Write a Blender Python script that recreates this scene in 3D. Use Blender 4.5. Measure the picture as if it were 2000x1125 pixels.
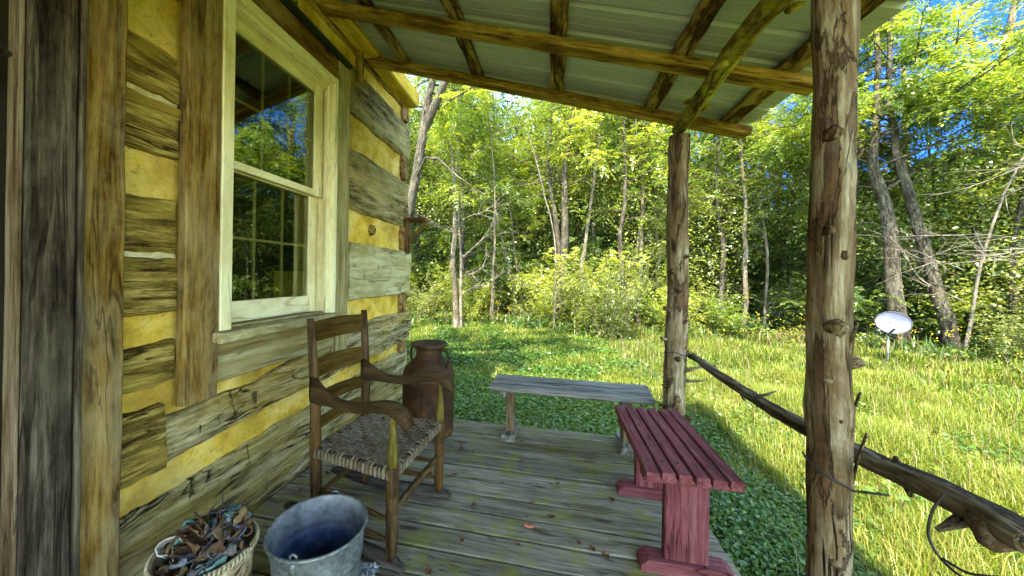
import bpy, math, random
import numpy as np
from mathutils import Vector, Matrix, noise
R = math.radians
random.seed(7)
sc = bpy.context.scene
for o in list(bpy.data.objects): bpy.data.objects.remove(o)
col = sc.collection

# ------------------------------------------------------------------ camera, sky, sun, exposure
cam_d = bpy.data.cameras.new("camera"); cam = bpy.data.objects.new("camera", cam_d); col.objects.link(cam)
cam_d.lens = 690/2000*36; cam_d.sensor_width = 36; cam_d.clip_start = 0.03; cam_d.clip_end = 600
cam_d.shift_x = (1000-930)/2000; cam_d.shift_y = (537.6-562.5)/2000
YAW = math.atan(150/690)
cam.matrix_world = Matrix.Translation((1.65, 0, 1.35)) @ Matrix.Rotation(YAW, 4, 'Z') @ Matrix.Rotation(R(90), 4, 'X') @ Matrix.Rotation(R(0.9), 4, 'Z')
sc.camera = cam
SUN = Vector((-0.16, -0.69, 1.0)).normalized()
w = bpy.data.worlds.new("World"); sc.world = w; w.use_nodes = True
nt = w.node_tree; nt.nodes.clear()
sky = nt.nodes.new('ShaderNodeTexSky'); sky.sky_type = 'NISHITA'; sky.sun_disc = False
sky.sun_elevation = math.asin(SUN.z); sky.sun_rotation = math.atan2(SUN.x, SUN.y)
sky.air_density = 0.8; sky.dust_density = 0.3; sky.ozone_density = 2.0
bg = nt.nodes.new('ShaderNodeBackground'); bg.inputs[1].default_value = 0.15
out = nt.nodes.new('ShaderNodeOutputWorld')
tint = nt.nodes.new('ShaderNodeMix'); tint.data_type = 'RGBA'; tint.blend_type = 'MULTIPLY'; tint.inputs[0].default_value = 1.0
# the clear sky opposite the sun is a deep blue, the rest pale and warm
tcw = nt.nodes.new('ShaderNodeTexCoord'); dp = nt.nodes.new('ShaderNodeVectorMath'); dp.operation = 'DOT_PRODUCT'; dp.inputs[1].default_value = Vector((.55, .80, .22)).normalized()
mr = nt.nodes.new('ShaderNodeMapRange'); mr.interpolation_type = 'SMOOTHSTEP'; mr.inputs['From Min'].default_value = .72; mr.inputs['From Max'].default_value = .95
tcol = nt.nodes.new('ShaderNodeMix'); tcol.data_type = 'RGBA'; tcol.inputs[6].default_value = (1.08, 1.0, .82, 1); tcol.inputs[7].default_value = (.055, .19, .56, 1)
nt.links.new(tcw.outputs['Generated'], dp.inputs[0]); nt.links.new(dp.outputs['Value'], mr.inputs['Value']); nt.links.new(mr.outputs[0], tcol.inputs[0]); nt.links.new(tcol.outputs[2], tint.inputs[7])
nt.links.new(sky.outputs[0], tint.inputs[6]); nt.links.new(tint.outputs[2], bg.inputs[0]); nt.links.new(bg.outputs[0], out.inputs[0])
sd = bpy.data.lights.new("sun", 'SUN'); sd.energy = 2.0; sd.angle = R(0.5); sd.color = (1.0, 0.90, 0.70)
so = bpy.data.objects.new("sun", sd); col.objects.link(so); so.rotation_euler = SUN.to_track_quat('Z', 'Y').to_euler()
vs = sc.view_settings; vs.view_transform = 'Standard'; vs.look = 'None'; vs.exposure = 3.25; vs.gamma = 1.0; vs.use_curve_mapping = False
cy = sc.cycles; cy.use_denoising = True; cy.max_bounces = 8; cy.diffuse_bounces = 5; cy.glossy_bounces = 3
cy.transmission_bounces = 4; cy.transparent_max_bounces = 8; cy.sample_clamp_indirect = 6; cy.caustics_reflective = False; cy.caustics_refractive = False

# ------------------------------------------------------------------ scene helpers
def tag(o, label=None, cat=None, group=None, kind=None):
    if label: o['label'] = label
    if cat: o['category'] = cat
    if group: o['group'] = group
    if kind: o['kind'] = kind
    return o
def empty(name, loc, label=None, cat=None, group=None):
    o = bpy.data.objects.new(name, None); o.empty_display_size = .1; o.location = loc; col.objects.link(o)
    return tag(o, label, cat, group)
def root_loc(p):
    while p is not None and p.parent is not None: p = p.parent
    return Vector(p.location) if p is not None else Vector((0, 0, 0))
def link_mesh(name, me, parent=None):
    o = bpy.data.objects.new(name, me); o.parent = parent; col.objects.link(o); return o
def nz(v, s=1.0, o=0.0): return noise.noise(Vector((v[0]*s+o, v[1]*s+o*1.7, v[2]*s-o)))
class MB:
    """collects vertices with a grain coordinate, builds one mesh object"""
    def __init__(s): s.V = []; s.F = []; s.G = []
    def add(s, V, F, G):
        b = len(s.V); s.V += [tuple(v) for v in V]; s.G += [tuple(g) for g in G]; s.F += [tuple(i+b for i in f) for f in F]; return s
    def sweep(s, rings, G, closed=True, caps=True):
        n = len(rings[0]); V = [v for r in rings for v in r]; F = []
        for k in range(len(rings)-1):
            for i in range(n if closed else n-1):
                j = (i+1) % n; F.append((k*n+i, k*n+j, (k+1)*n+j, (k+1)*n+i))
        if caps and closed:
            F.append(tuple(range(n-1, -1, -1))); F.append(tuple((len(rings)-1)*n+i for i in range(n)))
        return s.add(V, F, [g for r in G for g in r])
    def beam(s, p0, p1, w, h, up=(0, 0, 1), ch=.005, seg=.12, jit=.0025, end=0.0):
        p0 = Vector(p0); p1 = Vector(p1); d = p1-p0; L = d.length; d.normalize()
        up = Vector(up); sx = d.cross(up).normalized(); u = sx.cross(d).normalized()
        prof = []
        for (a, b, c, e) in ((-1, -1, 1, 0), (-1, -1, 0, 1)): pass
        hw, hh = w/2, h/2; c = min(ch, hw*.45, hh*.45)
        prof = [(-hw+c, -hh), (0, -hh), (hw-c, -hh), (hw, -hh+c), (hw, 0), (hw, hh-c), (hw-c, hh), (0, hh), (-hw+c, hh), (-hw, hh-c), (-hw, 0), (-hw, -hh+c)]
        n = max(2, int(L/seg)+1); off = random.uniform(0, 40); rings = []; G = []
        for k in range(n):
            t = k/(n-1)*L; r = []; g = []
            for (a, b) in prof:
                P = p0+d*t+sx*a+u*b
                if jit: P = P+(sx*nz(P, 5, off)+u*nz(P, 5, off+9))*jit*2+(sx*nz(P, 22, off)+u*nz(P, 22, off+9))*jit*.7
                if end and k in (0, n-1): P = P+d*nz(P, 18, off)*end
                r.append(P); g.append((t+off, a+off, b+off*.7))
            rings.append(r); G.append(g)
        return s.sweep(rings, G)
    def tube(s, pts, rad, n=12, amp=0.0, fs=6.0, caps=True, off=None):
        pts = [Vector(p) for p in pts]
        if not hasattr(rad, '__len__'): rad = [rad]*len(pts)
        off = random.uniform(0, 40) if off is None else off; rings = []; G = []; t = 0; pu = None
        for k, p in enumerate(pts):
            d = (pts[min(k+1, len(pts)-1)]-pts[max(k-1, 0)])
            if d.length < 1e-7: d = Vector((0, 0, 1))
            d.normalize()
            if pu is None: pu = Vector((0, 0, 1)) if abs(d.z) < .8 else Vector((1, 0, 0))
            sx = d.cross(pu).normalized(); u = sx.cross(d).normalized(); pu = u
            if k: t += (p-pts[k-1]).length
            r = []; g = []
            for i in range(n):
                a = 2*math.pi*i/n; q = sx*math.cos(a)+u*math.sin(a); rr = rad[k]
                P = p+q*rr
                if amp: rr *= 1+amp*(nz(P, fs, off)+.5*nz(P, fs*3, off)); P = p+q*rr
                r.append(P); g.append((t+off, math.cos(a)*rad[k]+off, math.sin(a)*rad[k]+off*.7))
            rings.append(r); G.append(g)
        return s.sweep(rings, G, caps=caps)
    def lathe(s, prof, c, n=32, wob=0.0, ex=1.0, ey=1.0, axis=None, rot=0.0):
        c = Vector(c); off = random.uniform(0, 40); rings = []; G = []; m = 0
        for k, (r, z) in enumerate(prof):
            if k: m += math.hypot(r-prof[k-1][0], z-prof[k-1][1])
            rr = []; g = []
            for i in range(n):
                a = 2*math.pi*i/n; x = math.cos(a)*r*ex; y = math.sin(a)*r*ey
                x, y = x*math.cos(rot)-y*math.sin(rot), x*math.sin(rot)+y*math.cos(rot)
                P = Vector((x, y, z))
                if axis is not None: P = axis @ P
                P = P+c
                if wob: P += Vector((nz(P, 4, off), nz(P, 4, off+5), 0))*wob
                rr.append(P); g.append((m+off, x+off, y+z*.0+off*.7))
            rings.append(rr); G.append(g)
        return s.sweep(rings, G, caps=False)
    def grid(s, fn, nu, nv, gfn=None):
        V = []; G = []
        for i in range(nu+1):
            for j in range(nv+1):
                P = fn(i/nu, j/nv); V.append(P); G.append(gfn(P, i/nu, j/nv) if gfn else P)
        F = [(i*(nv+1)+j, (i+1)*(nv+1)+j, (i+1)*(nv+1)+j+1, i*(nv+1)+j+1) for i in range(nu) for j in range(nv)]
        return s.add(V, F, G)
    def build(s, name, mat, parent=None, smooth=False, origin=None):
        o0 = root_loc(parent) if origin is None else Vector(origin)
        me = bpy.data.meshes.new(name)
        me.from_pydata([(v[0]-o0.x, v[1]-o0.y, v[2]-o0.z) for v in s.V], [], s.F)
        a = me.attributes.new('grain', 'FLOAT_VECTOR', 'POINT'); a.data.foreach_set('vector', np.array(s.G, dtype=np.float32).ravel())
        me.materials.append(mat)
        if smooth: me.shade_smooth()
        me.update(); o = link_mesh(name, me, parent)
        if parent is None and origin is not None: o.location = o0
        return o
def smooth_by_angle(o, ang=40):
    me = o.data; me.shade_smooth()
    try: me.set_sharp_from_angle(angle=R(ang))
    except Exception: pass

# ------------------------------------------------------------------ materials
class NT:
    def __init__(s, name):
        s.m = bpy.data.materials.new(name); s.m.use_nodes = True; s.t = s.m.node_tree; s.t.nodes.clear()
        s.o = s.n('ShaderNodeOutputMaterial')
    def n(s, t, **k):
        x = s.t.nodes.new(t)
        for a, b in k.items(): setattr(x, a, b)
        return x
    def l(s, a, b): s.t.links.new(a, b)
    def put(s, sock, v):
        if isinstance(v, bpy.types.NodeSocket): s.l(v, sock)
        else: sock.default_value = v
    def mapping(s, vec, scale, loc=(0, 0, 0)):
        x = s.n('ShaderNodeMapping'); s.l(vec, x.inputs[0]); x.inputs['Scale'].default_value = scale; x.inputs['Location'].default_value = loc; return x.outputs[0]
    def noise(s, vec, scale, detail=6, rough=.6, dist=0.0):
        x = s.n('ShaderNodeTexNoise'); s.l(vec, x.inputs['Vector']); x.inputs['Scale'].default_value = scale
        x.inputs['Detail'].default_value = detail; x.inputs['Roughness'].default_value = rough; x.inputs['Distortion'].default_value = dist; return x.outputs[0]
    def ramp(s, f, stops):
        x = s.n('ShaderNodeValToRGB'); s.l(f, x.inputs[0]); e = x.color_ramp.elements
        while len(e) > 1: e.remove(e[-1])
        for i, (p, c) in enumerate(stops):
            q = e[0] if i == 0 else e.new(p)
            q.position = p; q.color = (c, c, c, 1) if not hasattr(c, '__len__') else (*c, 1)
        return x.outputs[0]
    def mix(s, f, a, b, mode='MIX'):
        x = s.n('ShaderNodeMix', data_type='RGBA', blend_type=mode)
        s.put(x.inputs[0], f); s.put(x.inputs[6], a if not isinstance(a, tuple) else (*a, 1)); s.put(x.inputs[7], b if not isinstance(b, tuple) else (*b, 1)); return x.outputs[2]
    def math(s, op, a, b=0.0):
        x = s.n('ShaderNodeMath', operation=op); s.put(x.inputs[0], a); s.put(x.inputs[1], b); return x.outputs[0]
    def bump(s, h, strength=.5, dist=.01, nrm=None):
        x = s.n('ShaderNodeBump'); s.put(x.inputs['Height'], h); x.inputs['Strength'].default_value = strength; x.inputs['Distance'].default_value = dist
        if nrm is not None: s.l(nrm, x.inputs['Normal'])
        return x.outputs[0]
    def bsdf(s, color, rough=.8, metal=0.0, nrm=None, spec=.3):
        x = s.n('ShaderNodeBsdfPrincipled'); s.put(x.inputs['Base Color'], color if not isinstance(color, tuple) else (*color, 1))
        s.put(x.inputs['Roughness'], rough); s.put(x.inputs['Metallic'], metal); x.inputs['Specular IOR Level'].default_value = spec
        if nrm is not None: s.l(nrm, x.inputs['Normal'])
        s.l(x.outputs[0], s.o.inputs[0]); return x
    def attr(s, name='grain'):
        x = s.n('ShaderNodeAttribute', attribute_name=name); return x.outputs['Vector']
def wood(name, dark, mid, light, along=1.6, across=22, stain=None, stain_amt=.5, crack=.5, bump=.6, rough=.85, hew=False, knots=False, moss=None, lo=.42, hi=.58, bark=None, spec=.10, stain_scale=3.0, nails=False):
    t = NT(name); g = t.attr()
    v1 = t.mapping(g, (along, across, across)); n1 = t.noise(v1, 1.0, 9, .72, .25)
    v2 = t.mapping(g, (along*4, across*3.2, across*3.2)); n2 = t.noise(v2, 1.0, 5, .75)
    nb = t.noise(g, 2.6, 5, .6)
    f = t.math('ADD', t.math('MULTIPLY', n1, .50), t.math('ADD', t.math('MULTIPLY', n2, .36), t.math('MULTIPLY', nb, .14)))
    c = t.ramp(f, [(lo, dark), ((lo+hi)/2, mid), (hi, light)])
    if stain is not None:
        s1 = t.ramp(t.noise(t.mapping(g, (.6, 1.6, 1.6), (3, 1, 2)), stain_scale, 7, .7, .4), [(.44, 0.0), (.60, 1.0)])
        c = t.mix(t.math('MULTIPLY', s1, stain_amt), c, stain)
    if moss is not None:
        s2 = t.ramp(t.noise(t.mapping(g, (1, 1, 1), (7, 4, 1)), 5.5, 8, .75), [(.48, 0.0), (.62, 1.0)])
        c = t.mix(t.math('MULTIPLY', s2, moss[1]), c, moss[0])
    h = t.math('ADD', t.math('MULTIPLY', n1, .6), t.math('MULTIPLY', n2, .5))
    if bark is not None:   # leftover bark in long ragged patches
        bn = t.noise(t.mapping(g, (1.6, 9, 9), (4, 4, 9)), 1.3, 9, .72, .5)
        bp = t.ramp(bn, [(bark[2], 0.0), (bark[2]+.035, 1.0)])
        bc = t.ramp(t.noise(t.mapping(g, (14, 40, 40)), 1.0, 6, .7), [(.38, (bark[0][0]*.35, bark[0][1]*.3, bark[0][2]*.3)), (.6, bark[0])])
        c = t.mix(t.math('MULTIPLY', bp, bark[1]), c, bc); h = t.math('ADD', h, t.math('MULTIPLY', bp, 1.2))
    # long drying cracks along the grain
    ck = t.ramp(t.noise(t.mapping(g, (along*.55, across*.55, across*.55), (11, 5, 2)), 1.0, 3, .55, 1.0), [(.485, 1.0), (.498, 0.0), (.506, 0.0), (.52, 1.0)])
    mask = t.ramp(t.noise(t.mapping(g, (1.2, 3, 3), (1, 9, 4)), 1.4, 3, .5), [(.47, 1.0), (.56, 0.0)])
    ck = t.math('MAXIMUM', ck, mask)
    c = t.mix(t.math('MULTIPLY', t.math('SUBTRACT', 1.0, ck), crack), c, (dark[0]*.25, dark[1]*.22, dark[2]*.2))
    h = t.math('ADD', h, t.math('MULTIPLY', ck, .8))
    if hew:   # axe marks across the grain
        ax = t.ramp(t.noise(t.mapping(g, (26, 5.5, 5.5), (5, 2, 8)), 1.0, 4, .6, .8), [(.30, 0.0), (.345, 1.0)])
        c = t.mix(t.math('MULTIPLY', t.math('SUBTRACT', 1.0, ax), .75), c, (dark[0]*.22, dark[1]*.2, dark[2]*.2))
        h = t.math('ADD', h, t.math('MULTIPLY', ax, .8))
        hb = t.noise(g, 9.0, 3, .5); h = t.math('ADD', h, t.math('MULTIPLY', hb, 1.6))
    if knots:
        vo = t.n('ShaderNodeTexVoronoi'); t.l(t.mapping(g, (1.6, 5.5, 5.5), (2, 2, 2)), vo.inputs['Vector']); vo.inputs['Scale'].default_value = 1.1
        k = t.ramp(vo.outputs['Distance'], [(.05, 0.0), (.13, 1.0)])
        c = t.mix(t.math('MULTIPLY', t.math('SUBTRACT', 1.0, k), .7), c, (dark[0]*.5, dark[1]*.4, dark[2]*.35))
    t.bsdf(c, rough, 0, t.bump(h, bump, .006), spec)
    return t.m
def plain(name, c1, c2, scale=6, rough=.6, metal=0.0, bump=.2, detail=6, c3=None, lo=.4, hi=.6, spec=.3):
    t = NT(name); tc = t.n('ShaderNodeTexCoord').outputs['Object']; n = t.noise(tc, scale, detail, .65)
    st = [(lo, c1), (hi, c2)]
    if c3: st = [(lo, c1), ((lo+hi)/2, c2), (hi, c3)]
    c = t.ramp(n, st); t.bsdf(c, rough, metal, t.bump(t.noise(tc, scale*6, 4, .6), bump, .004), spec); return t.m

GREYW = wood('log_face', (.045, .034, .014), (.29, .24, .115), (.56, .49, .27), along=2.0, across=19, stain=(.52, .37, .07), stain_amt=.4, crack=.95, bump=1.2, hew=True, stain_scale=1.6, lo=.43, hi=.585)
BROWNLOG = wood('rough_log', (.022, .014, .004), (.17, .115, .025), (.52, .40, .12), along=2.0, across=24, stain=(.52, .38, .07), stain_amt=.45, crack=.9, bump=1.1, lo=.42, hi=.585)
PALELOG = wood('pale_log', (.28, .24, .10), (.47, .43, .22), (.62, .58, .34), along=1.2, across=9, stain=(.36, .31, .11), stain_amt=.4, crack=.6, bump=.9, hew=True)
DARKLOG = wood('weathered_upper_log', (.04, .031, .012), (.19, .15, .055), (.40, .33, .15), along=1.9, across=18, stain=(.50, .42, .16), stain_amt=.55, crack=.9, bump=1.0, knots=True, stain_scale=1.8, lo=.42, hi=.58)
ENDGRAIN = wood('end_grain', (.06, .03, .01), (.22, .13, .045), (.40, .28, .11), along=7, across=8, crack=.6, bump=.8)
CASING = wood('casing_board', (.03, .014, .002), (.19, .105, .018), (.34, .22, .06), along=1.2, across=17, stain=(.46, .38, .20), stain_amt=.4, crack=.6, bump=.5, stain_scale=2.6, lo=.42, hi=.60)
GREYBOARD = wood('grey_board', (.006, .004, .003), (.045, .033, .021), (.17, .14, .095), along=1.0, across=21, stain=(.22, .18, .12), stain_amt=.3, crack=.6, bump=.5, lo=.43, hi=.61)
PALEBOARD = wood('pale_grey_board', (.17, .135, .05), (.36, .31, .14), (.50, .46, .26), along=.8, across=18, stain=(.28, .20, .06), stain_amt=.6, crack=.5, bump=.4)
RAFTER = wood('sawn_rafter', (.08, .04, .006), (.38, .245, .04), (.60, .43, .10), along=1.3, across=13, stain=(.12, .065, .012), stain_amt=.55, crack=.7, bump=.5, knots=True, lo=.43, hi=.59)
PLATEW = wood('plate_wood', (.40, .25, .02), (.66, .46, .05), (.78, .60, .12), along=1.0, across=10, stain=(.24, .14, .03), stain_amt=.45, crack=.7, bump=.4, knots=True)
PURLIN = wood('bark_edged_purlin', (.018, .010, .002), (.15, .085, .018), (.42, .31, .09), along=1.6, across=10, stain=(.48, .38, .12), stain_amt=.6, crack=.7, bump=.9, bark=((.07, .035, .012), .9, .52), lo=.43, hi=.58)
DECK = wood('deck_board', (.06, .048, .03), (.25, .22, .155), (.43, .39, .30), along=1.4, across=21, stain=(.08, .066, .044), stain_amt=.5, crack=.65, bump=.45, knots=True, moss=((.22, .22, .02), .6), stain_scale=.8, lo=.39, hi=.61)
GREYBENCH = wood('weathered_bench_wood', (.055, .05, .04), (.20, .185, .155), (.33, .315, .265), along=1.2, across=24, crack=.6, bump=.5)
BENCHLEG = wood('bench_leg_wood', (.05, .03, .012), (.15, .10, .05), (.26, .21, .13), along=1.2, across=22, crack=.6, bump=.5)
POSTW = wood('peeled_cedar', (.03, .02, .009), (.22, .165, .085), (.46, .40, .27), along=1.5, across=16, stain=(.12, .068, .025), stain_amt=.75, crack=1.0, bump=1.1, knots=True, stain_scale=3, bark=((.12, .062, .028), .8, .54), lo=.42, hi=.585)
POLEW = wood('pole_bark', (.03, .024, .014), (.12, .10, .065), (.30, .26, .18), along=2.0, across=16, stain=(.12, .06, .025), stain_amt=.5, crack=.7, bump=1.0, bark=((.06, .035, .02), .8, .55))
MOSSLOG = wood('mossy_girder_bark', (.04, .025, .006), (.16, .12, .02), (.36, .32, .05), along=3.0, across=14, crack=.6, bump=1.6, moss=((.40, .40, .025), .85))
CHAIRW = wood('chair_wood', (.016, .008, .003), (.045, .023, .008), (.085, .048, .018), along=1.4, across=26, crack=.3, bump=.3, rough=.5, stain=(.08, .055, .025), stain_amt=.4)
CHAIRSLAT = wood('chair_slat_wood', (.026, .013, .002), (.062, .036, .006), (.10, .062, .013), along=1.4, across=24, crack=.3, bump=.3, rough=.5)
CHAIRPOST = wood('chair_post_wood', (.016, .009, .004), (.058, .034, .013), (.13, .088, .04), along=1.6, across=24, crack=.4, bump=.4, rough=.6, stain=(.13, .06, .012), stain_amt=.5)
CHAIRGREEN = wood('worn_green_paint', (.04, .032, .006), (.10, .085, .014), (.18, .15, .03), along=2.5, across=20, stain=(.08, .045, .014), stain_amt=.6, crack=.3, bump=.25, rough=.6)
SPLINT = wood('woven_splint', (.09, .065, .036), (.18, .14, .088), (.28, .23, .155), along=2.5, across=30, stain=(.12, .085, .05), stain_amt=.3, crack=.1, bump=.4)
REDPAINT = wood('red_painted_wood', (.09, .020, .024), (.22, .066, .070), (.31, .14, .135), along=1.2, across=26, stain=(.13, .036, .04), stain_amt=.55, crack=.7, bump=.45, rough=.75, lo=.41, hi=.62, stain_scale=6)
WHITEP = wood('worn_white_paint', (.50, .36, .12), (.82, .75, .38), (.88, .83, .52), along=.9, across=9, stain=(.48, .34, .10), stain_amt=.4, crack=.35, bump=.15, rough=.5, lo=.34, hi=.48, stain_scale=6)
SHELFW = wood('shelf_wood', (.04, .02, .007), (.12, .07, .025), (.22, .15, .06), along=1.5, across=16, crack=.4, bump=.5)
BARKG = wood('grey_tree_bark', (.012, .010, .008), (.065, .054, .038), (.20, .175, .135), along=5.0, across=22, crack=.5, bump=1.6, stain=(.14, .135, .10), stain_amt=.35)
BARKP = wood('pale_tree_bark', (.05, .042, .03), (.17, .145, .105), (.38, .33, .26), along=3.5, across=14, crack=.4, bump=1.2, stain=(.10, .08, .05), stain_amt=.6, stain_scale=1.5)
TWIG = plain('dead_twig', (.12, .10, .075), (.30, .26, .21), 4, .9)
KNOTW = wood('dark_knot', (.02, .012, .005), (.10, .06, .025), (.26, .20, .12), along=9, across=40, crack=.8, bump=1.0)
BLACKIRON = plain('dark_wire', (.02, .018, .018), (.06, .05, .045), 30, .6)
NAIL = plain('nail_head', (.03, .025, .02), (.07, .06, .05), 50, .6)

def chink_mat():
    t = NT('clay_chinking'); tc = t.n('ShaderNodeTexCoord').outputs['Object']
    n = t.noise(tc, 3.2, 7, .65); c = t.ramp(n, [(.38, (.46, .285, .035)), (.5, (.72, .485, .065)), (.61, (.84, .65, .19))])
    v = t.noise(tc, 28, 6, .7); c = t.mix(t.math('MULTIPLY', t.ramp(v, [(.56, 0.0), (.68, 1.0)]), .6), c, (.28, .17, .045))
    cr_ = t.noise(tc, 5, 3, .5, 1.5); cr_ = t.ramp(cr_, [(.488, 0.0), (.498, 1.0), (.504, 1.0), (.514, 0.0)]); c = t.mix(t.math('MULTIPLY', cr_, .22), c, (.16, .09, .02))
    c = t.mix(t.math('MULTIPLY', t.ramp(t.noise(tc, 1.3, 6, .7), [(.5, 0.0), (.62, 1.0)]), .45), c, (.34, .23, .07))
    ck = t.n('ShaderNodeTexVoronoi', feature='DISTANCE_TO_EDGE'); t.l(t.mapping(t.noise(tc, 2, 2, .5), (1, 1, 1)), ck.inputs['Vector'])
    h = t.math('ADD', t.noise(tc, 9, 5, .55), t.math('MULTIPLY', v, .25))
    t.bsdf(c, .95, 0, t.bump(h, .55, .02), .1); return t.m
CHINK = chink_mat()
def post_mat(): return POSTW
def metal_roof_mat():
    t = NT('galvanised_roof_underside'); tc = t.n('ShaderNodeTexCoord').outputs['Object']
    n = t.noise(t.mapping(tc, (1, 6, 1)), 2.0, 4, .6); c = t.ramp(n, [(.3, (.36, .40, .38)), (.7, (.49, .53, .50))])
    t.bsdf(c, .5, .25, t.bump(t.noise(t.mapping(tc, (1, 5, 1)), 1.5, 2, .5), .06, .01), .4); return t.m
ROOFMETAL = metal_roof_mat()
def galv():
    t = NT('galvanised_bucket'); tc = t.n('ShaderNodeTexCoord').outputs['Object']
    vo = t.n('ShaderNodeTexVoronoi'); t.l(tc, vo.inputs['Vector']); vo.inputs['Scale'].default_value = 55
    c = t.ramp(t.math('ADD', t.math('MULTIPLY', t.noise(tc, 9, 7, .7), .8), t.math('MULTIPLY', vo.outputs['Distance'], .25)), [(.32, (.05, .055, .055)), (.5, (.14, .158, .155)), (.68, (.27, .30, .29))])
    st = t.ramp(t.noise(t.mapping(tc, (1, 1, .4)), 7, 6, .7), [(.5, 0.0), (.66, 1.0)]); c = t.mix(t.math('MULTIPLY', st, .45), c, (.30, .32, .28))
    t.bsdf(c, .48, .45, t.bump(t.noise(tc, 40, 4, .6), .15, .003), .5); return t.m
GALV = galv()
def blue_in():
    t = NT('blue_stained_bucket_inside'); tc = t.n('ShaderNodeTexCoord').outputs['Object']
    sp = t.n('ShaderNodeSeparateXYZ'); t.l(tc, sp.inputs[0])
    z = t.math('ADD', sp.outputs[2], t.math('MULTIPLY', t.noise(tc, 7, 5, .6), .10))
    a = t.ramp(t.noise(tc, 16, 7, .7), [(.35, (.025, .042, .10)), (.55, (.055, .09, .20)), (.72, (.16, .19, .27))])
    b = t.ramp(t.noise(tc, 12, 7, .7), [(.35, (.10, .11, .12)), (.65, (.32, .33, .33))])
    c = t.mix(t.ramp(z, [(.235, 0.0), (.30, 1.0)]), a, b); t.bsdf(c, .5, .2, t.bump(t.noise(tc, 30, 4, .6), .2, .003), .4); return t.m
BLUEIN = blue_in()
def rust():
    t = NT('rusted_can'); tc = t.n('ShaderNodeTexCoord').outputs['Object']
    c = t.ramp(t.noise(tc, 7, 8, .72), [(.30, (.016, .010, .006)), (.48, (.050, .024, .010)), (.60, (.10, .045, .016)), (.75, (.18, .10, .035))])
    c = t.mix(t.math('MULTIPLY', t.ramp(t.noise(tc, 2.6, 5, .6), [(.5, 0.0), (.65, 1.0)]), .5), c, (.10, .055, .03))
    t.bsdf(c, .75, .15, t.bump(t.noise(tc, 26, 6, .7), .45, .005), .3); return t.m
RUST = rust()
def painted_basket():
    t = NT('peeling_bucket_side'); tc = t.n('ShaderNodeTexCoord').outputs['Object']
    c = t.ramp(t.noise(t.mapping(tc, (1, 1, .6)), 11, 9, .75), [(.40, (.10, .055, .03)), (.48, (.34, .26, .14)), (.55, (.55, .50, .32)), (.7, (.66, .64, .48))])
    t.bsdf(c, .85, 0, t.bump(t.noise(tc, 30, 6, .7), .7, .005), .2); return t.m
PEELED = painted_basket()
def glass_mat():
    t = NT('window_glass'); tr = t.n('ShaderNodeBsdfTransparent'); tr.inputs[0].default_value = (.90, .92, .80, 1)
    gl = t.n('ShaderNodeBsdfGlossy'); gl.inputs['Roughness'].default_value = .0; gl.inputs[0].default_value = (.92, .95, .86, 1)
    tc = t.n('ShaderNodeTexCoord').outputs['Object']; b = t.bump(t.noise(tc, 1.2, 1, .4), .02, .01); t.l(b, gl.inputs['Normal'])
    fr = t.n('ShaderNodeFresnel'); fr.inputs[0].default_value = 1.55
    f = t.math('ADD', t.math('MULTIPLY', fr.outputs[0], 3.4), .40)
    gi = t.n('ShaderNodeNewGeometry'); f = t.math('MULTIPLY', f, t.math('SUBTRACT', 1.0, gi.outputs['Backfacing']))
    mx = t.n('ShaderNodeMixShader'); t.l(f, mx.inputs[0]); t.l(tr.outputs[0], mx.inputs[1]); t.l(gl.outputs[0], mx.inputs[2]); t.l(mx.outputs[0], t.o.inputs[0]); return t.m
GLASS = glass_mat()
def leaf_mat(name, cols, trans=.48, blot=.5, gloss=.08):
    t = NT(name); gi = t.n('ShaderNodeNewGeometry'); tc = t.n('ShaderNodeTexCoord').outputs['Object']
    oi = t.n('ShaderNodeObjectInfo')
    f = t.math('ADD', t.math('MULTIPLY', gi.outputs['Random Per Island'], 1-blot), t.math('MULTIPLY', t.noise(tc, .9, 3, .6), blot))
    f = t.math('ADD', f, t.math('MULTIPLY', t.math('SUBTRACT', oi.outputs['Random'], .5), .25))
    n = len(cols); c = t.ramp(f, [(.18+.64*i/(n-1), q) for i, q in enumerate(cols)])
    d = t.n('ShaderNodeBsdfDiffuse'); t.l(c, d.inputs[0])
    tl = t.n('ShaderNodeBsdfTranslucent'); t.l(t.mix(1.0, c, (1.35, 1.3, .55), 'MULTIPLY'), tl.inputs[0])
    m1 = t.n('ShaderNodeMixShader'); m1.inputs[0].default_value = trans; t.l(d.outputs[0], m1.inputs[1]); t.l(tl.outputs[0], m1.inputs[2])
    g = t.n('ShaderNodeBsdfGlossy'); g.inputs['Roughness'].default_value = .38; g.inputs[0].default_value = (1, 1, .95, 1)
    m2 = t.n('ShaderNodeMixShader'); m2.inputs[0].default_value = gloss; t.l(m1.outputs[0], m2.inputs[1]); t.l(g.outputs[0], m2.inputs[2]); t.l(m2.outputs[0], t.o.inputs[0]); return t.m
LEAF = leaf_mat('forest_leaf', [(.05, .11, .02), (.13, .22, .035), (.22, .32, .05), (.33, .40, .08)])
LEAFY = leaf_mat('yellow_green_leaf', [(.15, .24, .025), (.30, .40, .04), (.43, .49, .07), (.52, .53, .13)])
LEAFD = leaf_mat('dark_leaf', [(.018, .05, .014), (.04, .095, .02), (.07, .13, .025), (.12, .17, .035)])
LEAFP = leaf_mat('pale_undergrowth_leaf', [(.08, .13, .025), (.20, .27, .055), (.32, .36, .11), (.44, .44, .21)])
GRASSM = leaf_mat('meadow_grass', [(.05, .10, .008), (.13, .20, .014), (.26, .30, .03), (.42, .38, .11)], .35, .5, .03)
WEEDM = leaf_mat('weed_leaf', [(.04, .10, .02), (.075, .16, .03), (.11, .21, .035), (.19, .27, .04)], .3, .4, .05)
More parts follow.
